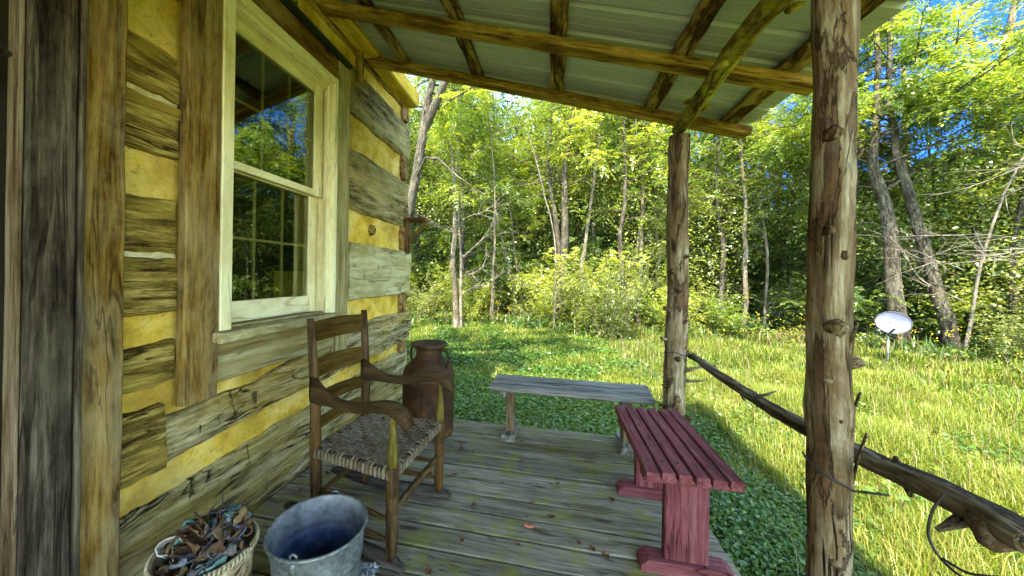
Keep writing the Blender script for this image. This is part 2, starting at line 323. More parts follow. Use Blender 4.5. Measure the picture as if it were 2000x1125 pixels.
STALKM = leaf_mat('dry_stalk', [(.10, .06, .035), (.20, .125, .08), (.27, .19, .11), (.13, .17, .04)], .2, .3, .02)
FLOWERM = leaf_mat('yellow_flower', [(.55, .42, .03), (.65, .52, .05)], .2, .3, .02)
DRYLEAF = plain('dry_leaf', (.07, .028, .012), (.20, .10, .035), 9, .7, c3=(.30, .19, .07))
def ground_mat():
    t = NT('soil_and_thatch'); tc = t.n('ShaderNodeTexCoord').outputs['Object']
    c = t.ramp(t.noise(tc, 1.3, 8, .7), [(.35, (.10, .12, .03)), (.5, (.16, .20, .04)), (.68, (.24, .25, .07))])
    c = t.mix(t.ramp(t.noise(tc, 9, 6, .7), [(.5, 0.0), (.7, .6)]), c, (.12, .09, .05)); t.bsdf(c, .95, 0, t.bump(t.noise(tc, 22, 6, .7), .6, .03), .1); return t.m
GROUND = ground_mat()
HILLM = plain('far_hillside', (.03, .06, .018), (.08, .12, .03), .6, .95, bump=.5, detail=9)
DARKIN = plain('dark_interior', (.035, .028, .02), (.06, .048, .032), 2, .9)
SHINGLE = plain('cabin_roof_metal', (.22, .22, .2), (.32, .32, .3), 3, .5, .3)

GZ = -0.30
def gz(x, y):
    return GZ+.035*math.sin(x*.7+1)*math.cos(y*.6)+.02*math.sin(x*1.9+y*1.3)
def gzn(x, y):
    return GZ+.035*np.sin(x*.7+1)*np.cos(y*.6)+.02*np.sin(x*1.9+y*1.3)

# ------------------------------------------------------------------ SETTING: ground, hill
m = MB(); 
def gf(u, v):
    x = -1+(abs(2*u-1)**2.2)*(120 if u > .5 else -120); y = 5+(abs(2*v-1)**2.2)*(120 if v > .5 else -120)
    return (x, y, gz(x, y) if abs(x) < 60 and abs(y) < 60 else GZ)
m.grid(gf, 130, 130); tag(m.build('ground', GROUND, smooth=True), kind='structure')
m = MB()
def hf(u, v):
    a = R(-75+u*165); r = 31+v*60; x = math.sin(a)*r; y = math.cos(a)*r
    return (x, y, GZ-.5+((17-13*min(1, max(0, (math.degrees(a)-22)/9)))+2*nz((x, y, 0), .05))*math.sin(min(1, v*2.2)*math.pi/2)+1.2*nz((x, y, 3), .35)*min(1, v*4))
m.grid(hf, 90, 24); tag(m.build('hill', HILLM, smooth=True), kind='structure')

# ------------------------------------------------------------------ CABIN
cabin = empty('log_cabin', (0, 0, GZ), 'old hewn log cabin with yellow clay chinking and a white sash window', 'cabin')
def pw(pts):
    def f(y):
        if y <= pts[0][0]: return pts[0][1]
        for (a, b), (c, d) in zip(pts, pts[1:]):
            if y <= c: return b+(d-b)*(y-a)/(c-a)
        return pts[-1][1]
    return f
def hewn(y0, y1, bot, top, mat, x0=0.0, seed=0, rag=.012, bulge=.010, depth=.2, notch=0):
    """one log: broad hewn face towards +x, rounded arrises, ragged edges"""
    nu = max(6, int((y1-y0)/.025)); prof = [(-1, -depth), (-1, -.035), (-.985, -.012), (-.94, 0)]+[(-.94+1.88*k/9, 0) for k in range(1, 9)]+[(.94, 0), (.985, -.012), (1, -.035), (1, -depth)]
    mb = MB(); rings = []; G = []
    for k in range(nu+1):
        y = y0+(y1-y0)*k/nu; b = bot(y)+rag*nz((y*5, seed, 0), 1)+rag*.6*nz((y*19, seed, 0), 1); t = top(y)+rag*nz((y*5, seed, 7), 1)+rag*.6*nz((y*19, seed, 7), 1)
        r = []; g = []
        for (s, x) in prof:
            z = (b+t)/2+s*(t-b)/2; xx = x0+x
            if x > -.1: xx += bulge*nz((y*2.2, z*6, seed), 1)*1.6+bulge*.6*nz((y*9, z*22, seed), 1)
            yy = y+(0.012*nz((z*14, seed, 3), 1) if k in (0, nu) else 0)
            if notch and k > nu-2 and s > .3: yy -= notch
            r.append((xx, yy, z)); g.append((y+seed*3.1, z+seed, x+seed*.7))
        rings.append(r); G.append(g)
    mb.sweep(rings, G); o = mb.build('log', mat, cabin); smooth_by_angle(o, 50); return o
C = lambda v: (lambda y: v)
# full-length logs below the window
E0 = 3.86
hewn(.9, E0, pw([(1.1, .06), (1.72, -.01), (2.1, -.05), (3.2, -.05), (4, -.05)]), pw([(1.16, .363), (1.72, .40), (2.15, .42), (3.18, .49), (4, .5)]), GREYW, seed=1, bulge=.018)
hewn(.9, E0+.02, pw([(1.16, .498), (1.72, .546), (2.1, .555), (3.18, .58), (4, .59)]), pw([(1.16, .72), (1.3, .715), (1.72, .722), (2.1, .80), (2.6, .88), (3.2, .93), (4, .93)]), GREYW, seed=2, x0=.012, bulge=.018)
hewn(.9, 1.21, C(.49), C(.775), BROWNLOG, seed=14, x0=.028, rag=.02)
# the log under the floor line
hewn(-3, E0-.03, C(-.28), C(-.07), DARKLOG, seed=3, x0=-.01)
# short logs between door and window
for i, (a, b) in enumerate(((.855, 1.045), (1.165, 1.405), (1.42, 1.66), (1.845, 2.07), (2.09, 2.305), (2.56, 2.80))):
    hewn(.95, 1.262, C(a), C(b), BROWNLOG, seed=20+i, rag=.016, bulge=.02)
for a, b in ((1.405, 1.425), (2.068, 2.094)):
    m = MB()
    m.grid(lambda u, v: (-.004+.006*nz((u*5, v*3, a)), .96+u*.30, a-.012+v*(b-a+.024)+.006*nz((u*6, 1, a))), 14, 4); q = m.build('chinking', plain('pale_mortar', (.50, .42, .20), (.74, .66, .40), 14, .9) if a < 2 else bpy.data.materials['pale_mortar'], cabin, smooth=True)
# short logs past the window
hewn(2.60, E0, pw([(2.6, 1.12), (4, 1.13)]), C(1.61), PALELOG, seed=31, x0=.02, bulge=.02)
hewn(2.60, E0-.03, C(1.875), C(2.40), DARKLOG, seed=32)
hewn(2.60, E0-.02, pw([(2.6, 2.68), (3.1, 2.66)]), pw([(2.6, 3.08), (3.8, 3.06)]), DARKLOG, seed=33)
hewn(1.0, 3.80, C(3.20), C(3.30), BROWNLOG, seed=34, x0=-.005)
# left of the door
for i, z in enumerate((0.05, .42, .80, 1.2, 1.6, 2.0, 2.42, 2.82)):
    hewn(-3.0, -.22, C(z), C(z+.27), GREYW, seed=50+i)
# ends of the side wall's logs at the corner, their end grain showing in the clay gaps
for i, (a, b) in enumerate(((2.38, 2.70), (3.04, 3.22), (1.58, 1.90), (.90, 1.15), (.46, .62))):
    m = MB(); mid = (a+b)/2; hh = (b-a)/2
    pr = [(-5.3, 1), (-.3, 1), (.0, .9), (.025, .8)]
    rings = []; G = []
    for (x, s) in pr:
        r = []; g = []
        for k in range(12):
            q = 2*math.pi*k/12; yy = 3.70+.085*s*math.copysign(abs(math.cos(q))**.6, math.cos(q)); zz = mid+hh*s*math.copysign(abs(math.sin(q))**.6, math.sin(q))
            yy += .012*nz((yy*20, zz*20, x+i), 1); r.append((x, yy, zz)); g.append((zz*2, x*3+i, yy*3))
        rings.append(r); G.append(g)
    m.sweep(rings, G); m.build('crossing_log', ENDGRAIN, cabin, smooth=False)
# clay chinking: one sheet set back behind the log faces, bulging between them
m = MB()
def cf(u, v):
    y = .93+u*(3.66-.93); z = -.1+v*3.5
    x = -.022+.010*nz((y*3, z*3, 1), 1)+.006*nz((y*11, z*11, 4), 1)
    return (x, y, z)
nu, nv = 150, 170
V = []; keep = []
for i in range(nu+1):
    for j in range(nv+1): V.append(cf(i/nu, j/nv))
F = []
for i in range(nu):
    for j in range(nv):
        y = .93+(i+.5)/nu*2.73; z = -.1+(j+.5)/nv*3.5
        if 1.47 < y < 2.47 and 1.03 < z < 2.80: continue
        F.append((i*(nv+1)+j, (i+1)*(nv+1)+j, (i+1)*(nv+1)+j+1, i*(nv+1)+j+1))
m.add(V, F, V); m.build('chinking', CHINK, cabin, smooth=True)
m = MB()
m.beam((-.03, -3, 1.6), (-.03, -.2, 1.6), 3.3, .04, up=(1, 0, 0), jit=0)
m.build('chinking', CHINK, cabin)
# cabin body: other walls, floor, gable, main roof
m = MB(); B = lambda a, b: m.beam(((a[0]+b[0])/2, a[1], (a[2]+b[2])/2), ((a[0]+b[0])/2, b[1], (a[2]+b[2])/2), abs(b[0]-a[0]), abs(b[2]-a[2]), jit=0, seg=9)
B((-5.2, -3.0, -.2), (-5.0, 3.6, 3.3)); B((-5.0, 3.50, -.2), (-.18, 3.60, 3.3)); B((-5.0, -3.0, -.2), (-.18, -2.9, 3.3)); B((-5.0, -2.9, -.12), (-.18, 3.5, -.04)); B((-5.0, -2.9, 3.28), (-.1, 3.5, 3.34))
# inner lining of the front wall, with the openings left free
B((-.20, -2.9, -.04), (-.17, -.12, 3.28)); B((-.20, .76, -.04), (-.17, 1.50, 3.28)); B((-.20, 2.46, -.04), (-.17, 3.5, 3.28)); B((-.20, 1.5, -.04), (-.17, 2.46, 1.0)); B((-.20, 1.5, 2.8), (-.17, 2.46, 3.28)); B((-.20, -.12, 2.5), (-.17, .76, 3.28))
m.build('inner_wall', DARKIN, cabin)
m = MB()
for y in (3.61, -3.05):
    m = MB()
    for k in range(9):
        z = 3.32+k*.24; hw_ = 2.6*(1-k*.24/2.3); m.beam((-2.6-hw_, y, z+.11), (-2.6+hw_, y, z+.11), .03, .225, jit=.002)
    m.build('gable', GREYBOARD, cabin)
m = MB()
m.beam((-1.28, -3.3, 4.53), (-1.28, 3.72, 4.53), 3.55, .06, up=(2.3, 0, 2.7), jit=0, seg=5)
m.beam((-3.92, -3.3, 4.53), (-3.92, 3.72, 4.53), 3.55, .06, up=(-2.3, 0, 2.7), jit=0, seg=5)
m.build('roof', SHINGLE, cabin)
# wall plate
m = MB(); m.beam((.055, -3.0, 3.335), (.055, 3.80, 3.335), .15, .165, ch=.012, jit=.004, seg=.08, end=.01); m.build('wall_plate', PLATEW, cabin)
# peg stub left in the clay
m = MB(); m.tube([(.0, 2.74, 3.27), (.015, 2.735, 3.1), (.02, 2.73, 2.97)], [.028, .03, .022], 9, .25, 14); m.build('peg', BROWNLOG, cabin); m = MB(); m.tube([(.0, 1.93, 3.27), (.015, 1.93, 3.14), (.02, 1.93, 3.05)], [.03, .03, .03], 9, .2, 14); m.build('peg', BROWNLOG, cabin)
m = MB(); m.tube([(-.03, 3.02, 1.76), (0.0, 3.02, 1.76), (.012, 3.02, 1.76)], [.055, .05, .03], 11, .35, 20); m.build('knot', BROWNLOG, cabin)

# door side
m = MB(); m.beam((.045, .951, -.05), (.045, .949, 3.30), .05, .144, up=(0, 1, 0), ch=.006, jit=.003, seg=.08); o = m.build('door_casing', CASING, cabin); o['label'] = 'rough brown door casing board'
m = MB(); m.beam((.05, .815, -.05), (.05, .817, 3.30), .07, .120, up=(0, 1, 0), ch=.008, jit=.002, seg=.08); m.beam((.068, .884, -.05), (.068, .884, 3.30), .05, .016, up=(0, 1, 0), ch=.004, jit=.002)
o = m.build('door_jamb', GREYBOARD, cabin); o['label'] = 'dark grey weathered door jamb board'
m = MB(); m.beam((.045, .749, -.05), (.045, .751, 3.30), .06, .007, up=(0, 1, 0), ch=.002, jit=.001)
m.build('door_stop', BENCHLEG, cabin)
d = MB()
for k in range(5): d.beam((-.085, -.02+k*.155, -.03), (-.085, -.02+k*.155, 2.46), .035, .150, up=(0, 1, 0), jit=.002)
door = d.build('door', GREYBOARD, cabin)
m = MB(); m.beam((-.045, .10, 2.0), (-.045, .70, 2.0), .04, .115, jit=.002); m.build('door_batten', CASING, door); m = MB(); m.beam((-.045, .10, .55), (-.045, .70, .55), .04, .115, jit=.002); m.build('door_batten', CASING, door)
m = MB(); m.tube([(.02, .755, 2.0), (.045, .71, 2.0), (.045, .62, 2.0)], .008, 6); m.build('hinge', BLACKIRON, door)

# ------------------------------------------------------------------ WINDOW (part of the cabin)
wn = bpy.data.objects.new('window', None); wn.parent = cabin; col.objects.link(wn)
def wpart(mb, name, mat, lab=None):
    o = mb.build(name, mat, wn)
    if lab: o['label'] = lab
    return o
m = MB(); m.beam((.035, 1.337, .745), (.035, 1.337, 3.02), .05, .165, up=(0, 1, 0), jit=.002); wpart(m, 'side_board', CASING, 'brown weathered board left of the window')
m = MB(); m.beam((.03, 2.461, .70), (.03, 2.461, 2.955), .04, .158, up=(0, 1, 0), jit=.002); wpart(m, 'side_board', PALEBOARD, 'pale grey weathered board right of the window')
m = MB(); m.beam((.025, 1.424, 2.875), (.025, 2.378, 2.875), .04, .16, jit=.002); wpart(m, 'head_board', CASING)
m = MB(); m.beam((.055, 1.25, 2.99), (.055, 2.52, 2.975), .075, .014, jit=.001); wpart(m, 'drip_cap', plain('dark_green_metal', (.035, .045, .02), (.06, .07, .03), 8, .5, .4))
m = MB(); m.beam((.022, 1.424, .90), (.022, 2.378, .90), .03, .205, jit=.002); wpart(m, 'apron', PALEBOARD)
# brick mould
m = MB()
m.beam((.04, 1.452, 1.058), (.04, 1.452, 2.79), .055, .064, up=(0, 1, 0), ch=.004, jit=.0006)
m.beam((.04, 2.335, 1.058), (.04, 2.335, 2.79), .055, .042, up=(0, 1, 0), ch=.004, jit=.0006)
m.beam((.025, 2.300, 1.058), (.025, 2.300, 2.74), .026, .026, up=(0, 1, 0), ch=.004, jit=.0006)
m.beam((.04, 1.486, 2.765), (.04, 2.312, 2.765), .055, .050, ch=.004, jit=.0006)
m.beam((.025, 1.486, 2.728), (.025, 2.285, 2.728), .026, .024, ch=.004, jit=.0006)
wpart(m, 'frame', WHITEP)
m = MB()
m.beam((-.055, 2.345, 1.04), (-.055, 2.345, 2.74), .13, .020, up=(0, 1, 0), ch=.003, jit=.0005)
m.beam((-.055, 1.475, 1.04), (-.055, 1.475, 2.74), .13, .020, up=(0, 1, 0), ch=.003, jit=.0005)
m.beam((-.055, 1.487, 2.722), (-.055, 2.333, 2.722), .13, .018, ch=.003, jit=.0005)
m.beam((-.018, 2.327, 1.06), (-.018, 2.327, 2.70), .018, .012, up=(0, 1, 0), ch=.002, jit=.0005)
wpart(m, 'jamb', WHITEP)
m = MB(); m.beam((-.05, 1.424, 1.032), (-.05, 2.378, 1.032), .22, .044, ch=.003, jit=.001, seg=.06); m.beam((.092, 1.385, 1.030), (.092, 2.36, 1.030), .06, .048, ch=.006, jit=.002, seg=.06); m.beam((-.02, 1.49, 1.061), (-.02, 2.33, 1.061), .06, .010, ch=.003, jit=.001); wpart(m, 'sill', wood('sill_paint', (.22, .16, .06), (.44, .38, .18), (.62, .58, .34), along=2, across=14, stain=(.26, .19, .07), stain_amt=.7, crack=.4, bump=.5, stain_scale=9))
def sash(xc, y0, y1, z0, z1, st, tr, br, name):
    m = MB()
    m.beam((xc, y0+st/2, z0), (xc, y0+st/2, z1), .036, st, up=(0, 1, 0), ch=.004, jit=.0006)
    m.beam((xc, y1-st/2, z0), (xc, y1-st/2, z1), .036, st, up=(0, 1, 0), ch=.004, jit=.0006)
    m.beam((xc+.001, y0+st, z0+br/2), (xc+.001, y1-st, z0+br/2), .036, br, ch=.004, jit=.0006)
    m.beam((xc+.001, y0+st, z1-tr/2), (xc+.001, y1-st, z1-tr/2), .036, tr, ch=.004, jit=.0006)
    s = wpart(m, name, WHITEP)
    g = MB(); g.beam((xc, y0+st-.004, (z0+z1)/2), (xc, y1-st+.004, (z0+z1)/2), .005, z1-z0, jit=0, ch=.0005, seg=9); gl = g.build('pane', GLASS, s)
    b = MB(); yy0, yy1, zz0, zz1 = y0+st, y1-st, z0+br, z1-tr
    for k in (1, 2): b.beam((xc-.014, yy0+(yy1-yy0)*k/3, zz0), (xc-.014, yy0+(yy1-yy0)*k/3, zz1), .006, .016, up=(0, 1, 0), ch=.002, jit=0)
    b.beam((xc-.0135, yy0, (zz0+zz1)/2), (xc-.0135, yy1, (zz0+zz1)/2), .006, .016, ch=.002, jit=0)
    b.build('muntin', MUNT, s)
MUNT = plain('brass_muntin', (.78, .62, .24), (.88, .74, .36), 8, .6)
sash(-.052, 1.487, 2.320, 1.905, 2.712, .090, .065, .045, 'upper_sash')
sash(-.096, 1.487, 2.322, 1.066, 1.93, .082, .03, .118, 'lower_sash')

# yellow cloth inside, seen dimly through the lower pane
m = MB()
def curt(u, v): return (-.42+.03*math.sin(u*26), 2.30+u*.30, 1.0+v*.36)
m.grid(curt, 40, 8); o = m.build('curtain', plain('mustard_cloth', (.50, .36, .02), (.62, .46, .04), 6, .9), cabin, smooth=True)

# ------------------------------------------------------------------ shelf bracket at the corner
sh = empty('wall_shelf', (.02, 3.72, 1.6), 'small brown wooden bracket shelf on the far corner of the cabin', 'shelf')
m = MB(); m.beam((-.07, 3.78, 1.965), (.25, 3.78, 1.965), .17, .028, jit=.003, ch=.004); m.build('shelf_board', SHELFW, sh)
m = MB(); m.beam((.045, 3.72, 1.58), (.045, 3.72, 1.95), .06, .04, up=(0, 1, 0), jit=.003); m.build('bracket', SHELFW, sh)
m = MB(); m.beam((.07, 3.74, 1.70), (.23, 3.76, 1.945), .035, .03, jit=.002); m.build('brace', SHELFW, sh)

# ------------------------------------------------------------------ PORCH FLOOR
m = MB(); y = 3.20; k = 0
random.seed(3)
while y > -2.6:
    wd = random.choice((.138, .142, .146)); x1 = 2.50+random.uniform(-.012, .018)
    m.beam((.02, y-wd/2, -.019+random.uniform(-.002, .002)), (x1, y-wd/2+random.uniform(-.002, .002), -.019+random.uniform(-.002, .002)), wd, .038, ch=.005, jit=.0018, seg=.10)
    y -= wd+random.uniform(.009, .014); k += 1
fl = m.build('porch_floor', DECK); tag(fl, 'weathered grey plank porch floor with green moss patches', kind='structure')
m = MB(); m.beam((2.47, -2.6, -.13), (2.47, 3.16, -.13), .05, .17, jit=.003); m.beam((.05, 3.15, -.13), (2.44, 3.15, -.13), .05, .17, jit=.003)
for x in (.4, 1.1, 1.8): m.beam((x, -2.6, -.13), (x, 3.12, -.13), .05, .17, jit=0, seg=3)
tag(m.build('porch_floor_frame', GREYBOARD), kind='structure')
m = MB(); 
def nh(m, x, y, z, r=.006):
    m.lathe([(0.0005, .0015), (r, .001), (r, -.004)], (x, y, z), 8)
# ------------------------------------------------------------------ PORCH ROOF
RZ = lambda x: 3.24-.288*x          # underside of the rafters
pr = empty('porch_roof', (0, 0, 2.5), 'open porch roof of sawn rafters, bark edged purlins and metal sheets', 'roof')
for i, yc in enumerate((2.895, 2.25, 1.45, .65, -.15, -.95, -1.75)):
    w_ = .105 if i else .115
    m = MB(); x1 = 3.02 if i else 3.0
    m.beam((-.03, yc, RZ(-.03)+.025), (x1, yc, RZ(x1)+.025), w_, .052, ch=.004, jit=.0016, seg=.07, end=.012); o = m.build('rafter', RAFTER, pr)
for i, xc in enumerate((.36, .98, 1.66, 2.35, 2.87)):
    m = MB(); z = RZ(xc)+.05+.022
    m.beam((xc, -2.5, z), (xc+(.03 if i in (1,) else 0), 2.99, z), .10 if i else .09, .04, up=(.288, 0, 1), ch=.006, jit=.005, seg=.07, end=.01); m.build('purlin', PURLIN, pr)
m = MB()
ys = []
y = -2.6
while y < 3.04:
    ys += [(y, 0), (y+.012, .020), (y+.034, .020), (y+.046, 0), (y+.10, 0), (y+.106, .004), (y+.112, 0), (y+.17, 0), (y+.176, .004), (y+.182, 0)]; y += .228
ys.append((3.05, 0))
xs = [-.02, .6, 1.2, 1.8, 2.4, 3.03]
V = []
for x in xs:
    for (yy, h) in ys: V.append((x, yy, RZ(x)+.05+.043+.004+h))
n = len(ys); F = [(i*n+j, i*n+j+1, (i+1)*n+j+1, (i+1)*n+j) for i in range(len(xs)-1) for j in range(n-1)]
m.add(V, F, V); o = m.build('metal_sheet', ROOFMETAL, pr)
so_ = o.modifiers.new('thickness', 'SOLIDIFY'); so_.thickness = .0015; so_.offset = 1
# flashing at the wall
m = MB(); m.beam((.0, -2.6, 3.42), (.0, 2.98, 3.42), .16, .01, up=(.288, 0, 1), jit=.001); m.build('flashing', ROOFMETAL, pr)
# round girder
random.seed(11)
pts = [(2.482+.012*math.sin(k*.7)+.02*max(0, (k-25)/6), -2.4+k*.172, 2.425+.008*math.sin(k*1.1)-.03*max(0, (k-28)/2)) for k in range(31)]
m = MB(); m.tube(pts, [.048-.0001*k for k in range(31)], 18, .30, 12)
for (yy, ang, L) in ((1.9, 200, .05), (2.30, 185, .035), (1.62, 20, .04), (2.45, 10, .03)):
    c = Vector((2.5, yy, 2.41)); d = Vector((math.cos(R(ang)), .2, math.sin(R(ang)))); m.tube([c+d*.05, c+d*(.07+L*.5), c+d*(.07+L)], [.02, .014, .010], 8, .2, 30)
o = m.build('girder', MOSSLOG, pr, smooth=True); o['label'] = 'round mossy bark covered log girder'

# ------------------------------------------------------------------ POSTS
def stub(m, base, d, L, r, droop=0):
    base = Vector(base); d = Vector(d).normalized()
    m.tube([base-d*.02, base+d*L*.25, base+d*L*.6+Vector((0, 0, droop*.3)), base+d*L+Vector((0, 0, droop))], [r*1.5, r*1.05, r*.8, r*.45], 10, .4, 34)
def post(x, y, z0, z1, r0, r1, stubs, label, seed):
    e = empty('porch_post', (x, y, z0), label, 'post', 'rough cedar posts carrying the porch roof')
    random.seed(seed); n = int((z1-z0)/.05); off = seed*3.3
    pts = [(x+.008*math.sin(k*.21+seed), y+.008*math.cos(k*.17+seed), z0+(z1-z0)*k/n) for k in range(n+1)]
    # swellings where the branches were
    sw = [random.uniform(z0, z1) for _ in range(14)]
    rad = [(r0+(r1-r0)*k/n)*(1+sum(.05*math.exp(-((pts[k][2]-s)/.05)**2) for s in sw)) for k in range(n+1)]
    m = MB(); m.tube(pts, rad, 40, .09, 5, off=off); o = m.build('trunk', POSTW, e, smooth=True)
    if stubs:
        for (z, ang, L, r) in stubs:
            a = R(ang); rr = r0+(r1-r0)*(z-z0)/(z1-z0); m = MB()
            stub(m, (x+math.cos(a)*rr*.9, y+math.sin(a)*rr*.9, z), (math.cos(a), math.sin(a), random.uniform(-.1, .5)), L, r, random.uniform(-.01, .02))
            q = m.build('branch_stub', KNOTW if L < .045 else POSTW, e, smooth=True)
    return e
pa = post(2.5, 1.318, GZ, 2.37, .054, .051, [(1.21, 250, .045, .026), (1.10, -8, .035, .020), (1.045, 235, .02, .018), (.93, 262, .018, .012), (1.50, 232, .016, .018), (1.80, 240, .016, .018), (1.42, 268, .012, .012), (.50, 262, .014, .012), (1.73, -20, .02, .01), (.86, 20, .03, .012)],
          'thick peeled cedar post nearest the camera with wire round it', 5)
pb = post(2.5, 2.72, GZ, 2.345, .073, .062, [(1.72, 262, .03, .014), (1.62, 200, .03, .015), (1.50, 300, .05, .014), (1.40, 230, .04, .016), (1.27, 265, .035, .017), (1.13, 200, .04, .015), (1.05, 300, .03, .014), (.92, 190, .05, .014), (.80, 262, .03, .018), (.72, -30, .14, .012), (.64, -20, .12, .010), (.60, 200, .04, .016), (.52, 262, .045, .02), (.40, -50, .07, .014), (1.95, 190, .02, .01), (2.0, -10, .025, .01), (.33, 20, .06, .012), (.45, 180, .04, .012)],
          'thinner knobbly cedar post at the far corner beside the red bench', 8)
# bark strips and slivers curling off the near post
for (z, a0, L, tw) in ((.78, -12, .22, .03), (1.35, 8, .25, .012), (1.62, 12, .4, .006), (1.95, 5, .3, .008), (1.18, -70, .10, .015), (.95, -5, .12, .02)):
    m = MB()
    def sf(u, v, z=z, a0=a0, L=L, tw=tw):
        a = R(a0+(v-.5)*12*(1-.5*u)); r = .053+tw*u*u*1.1+.002; return (2.5+math.cos(a)*r, 1.318+math.sin(a)*r, z-L/2+u*L)
    m.grid(sf, 10, 3, lambda P, u, v: (P[2]+a0, v*.05, u*.1)); o = m.build('bark_strip', POSTW, pa, smooth=True)
    q = o.modifiers.new('thickness', 'SOLIDIFY'); q.thickness = .004

# ------------------------------------------------------------------ RAIL POLE
random.seed(21)
rail = empty('rail_pole', (2.6, 1.8, .8), 'long crooked cedar pole lashed outside the posts as a handrail', 'rail')
ctrl = [(2.615, 2.80, .80), (2.60, 2.60, .812), (2.60, 2.35, .795), (2.61, 2.1, .782), (2.612, 1.85, .775), (2.61, 1.55, .785), (2.615, 1.318, .80), (2.61, 1.15, .822), (2.60, 1.0, .836), (2.595, .95, .838), (2.595, .925, .838)]
cr = [.019, .022, .025, .0255, .027, .029, .030, .031, .034, .034, .031]
def smoothp(P, R_, sub=5):
    o = []; rr = []
    for i in range(len(P)-1):
        p0, p1, p2, p3 = (Vector(P[max(0, i-1)]), Vector(P[i]), Vector(P[i+1]), Vector(P[min(len(P)-1, i+2)]))
        for k in range(sub):
            t = k/sub; o.append(.5*((2*p1)+(-p0+p2)*t+(2*p0-5*p1+4*p2-p3)*t*t+(-p0+3*p1-3*p2+p3)*t**3)); rr.append(R_[i]+(R_[i+1]-R_[i])*t)
    o.append(Vector(P[-1])); rr.append(R_[-1]); return o, rr
P_, R_ = smoothp(ctrl, cr)
m = MB(); m.tube(P_, R_, 18, .16, 10); m.build('pole', POLEW, rail, smooth=True)
for (p, d, L, r) in (((2.6, 2.42, .80), (.5, -.3, .6), .05, .008), ((2.6, 2.05, .77), (.3, -.2, -1), .05, .008), ((2.61, 1.95, .79), (1, -.4, .3), .08, .007), 
                     ((2.61, 1.23, .83), (-.1, .15, 1), .035, .009), ((2.61, 1.20, .79), (.1, -.3, -1), .035, .009), ((2.60, 1.05, .80), (-.7, -.1, -.35), .09, .010), ((2.60, .945, .84), (.6, -.2, .5), .07, .022), ((2.59, .985, .81), (-.3, .1, -1), .045, .026), ((2.6, 1.9, .80), (.8, -.2, .5), .10, .006)):
    m = MB(); stub(m, p, d, L*.75, r*1.1); m.build('branch_stub', POLEW, rail, smooth=True)
def wire(name, pts, r, label, sub=6):
    P, rr = smoothp(pts, [r]*len(pts), sub); m = MB(); m.tube(P, rr, 6); o = m.build(name, BLACKIRON, None, True, origin=pts[0]); return tag(o, label, 'wire')
w1 = [(2.5+math.cos(R(a))*(.062), 1.318+math.sin(R(a))*.062, .80-.11*((a-170)/200)*(1 if a < 330 else .95)+.0) for a in range(170, 371, 20)]+[(2.60, 1.29, .715), (2.63, 1.28, .72)]
wire('tie_wire', w1, .0035, 'thin dark wire drawn across the near post below the rail')
wl = [(2.558, 1.05, .85), (2.545, 1.06, .80), (2.54, 1.06, .74), (2.55, 1.04, .70), (2.56, 1.0, .69), (2.57, .96, .71), (2.57, .94, .745), (2.56, .97, .725), (2.555, 1.0, .708), (2.55, 1.04, .705)]
wire('wire_loop', wl, .003, 'loose dark wire loop hanging from the end of the rail pole')
wire('tie_wire', [(2.5+math.cos(R(a))*.076, 2.72+math.sin(R(a))*.076, .835+.01*math.sin(a)) for a in range(180, 400, 20)]+[(2.6, 2.69, .84), (2.62, 2.66, .80)], .003, 'thin dark wire binding the pole to the far post')

# ------------------------------------------------------------------ RED BENCH
rb = empty('red_bench', (2.26, 2.1, 0), 'low red painted bench with six slats along the porch edge', 'bench')
random.seed(31)
for k in range(6):
    xc = 2.094+k*.0665; m = MB(); y0 = 1.688+random.uniform(-.006, .006); y1 = 2.51+random.uniform(-.005, .005)
    m.beam((xc-.012 if 0 else xc, y0, .476), (xc, y1, .476), .054, .040, ch=.004, jit=.0012, seg=.06, end=.004)
    s = m.build('slat', REDPAINT, rb)
    for yy in (1.80, 2.40)+((2.08,) if k == 2 else ()):
        m = MB(); nh(m, xc+random.uniform(-.008, .008), yy+random.uniform(-.006, .006), .4975, .0085); m.build('nail', NAIL, s)
for yy in (1.80, 2.38):
    m = MB(); m.beam((2.075, yy, .435), (2.46, yy, .435), .09, .040, jit=.001); m.build('crosspiece', REDPAINT, rb)
    m = MB(); m.beam((2.262, yy, .05), (2.262, yy, .414), .185, .045, up=(0, 1, 0), ch=.004, jit=.001); m.build('leg', REDPAINT, rb)
    m = MB(); p = [(2.065, 0), (2.465, 0), (2.465, .028), (2.43, .058), (2.10, .058), (2.065, .028)]
    for q in (0,):
        r0 = [(x, yy-.048, z) for x, z in p]; r1 = [(x, yy+.048, z) for x, z in p]
        m.sweep([r0, r1], [[(v[0], v[1], v[2]) for v in r0], [(v[0], v[1], v[2]) for v in r1]])
    o = m.build('foot', REDPAINT, rb); bv = o.modifiers.new('bevel', 'BEVEL'); bv.width = .004; bv.segments = 2

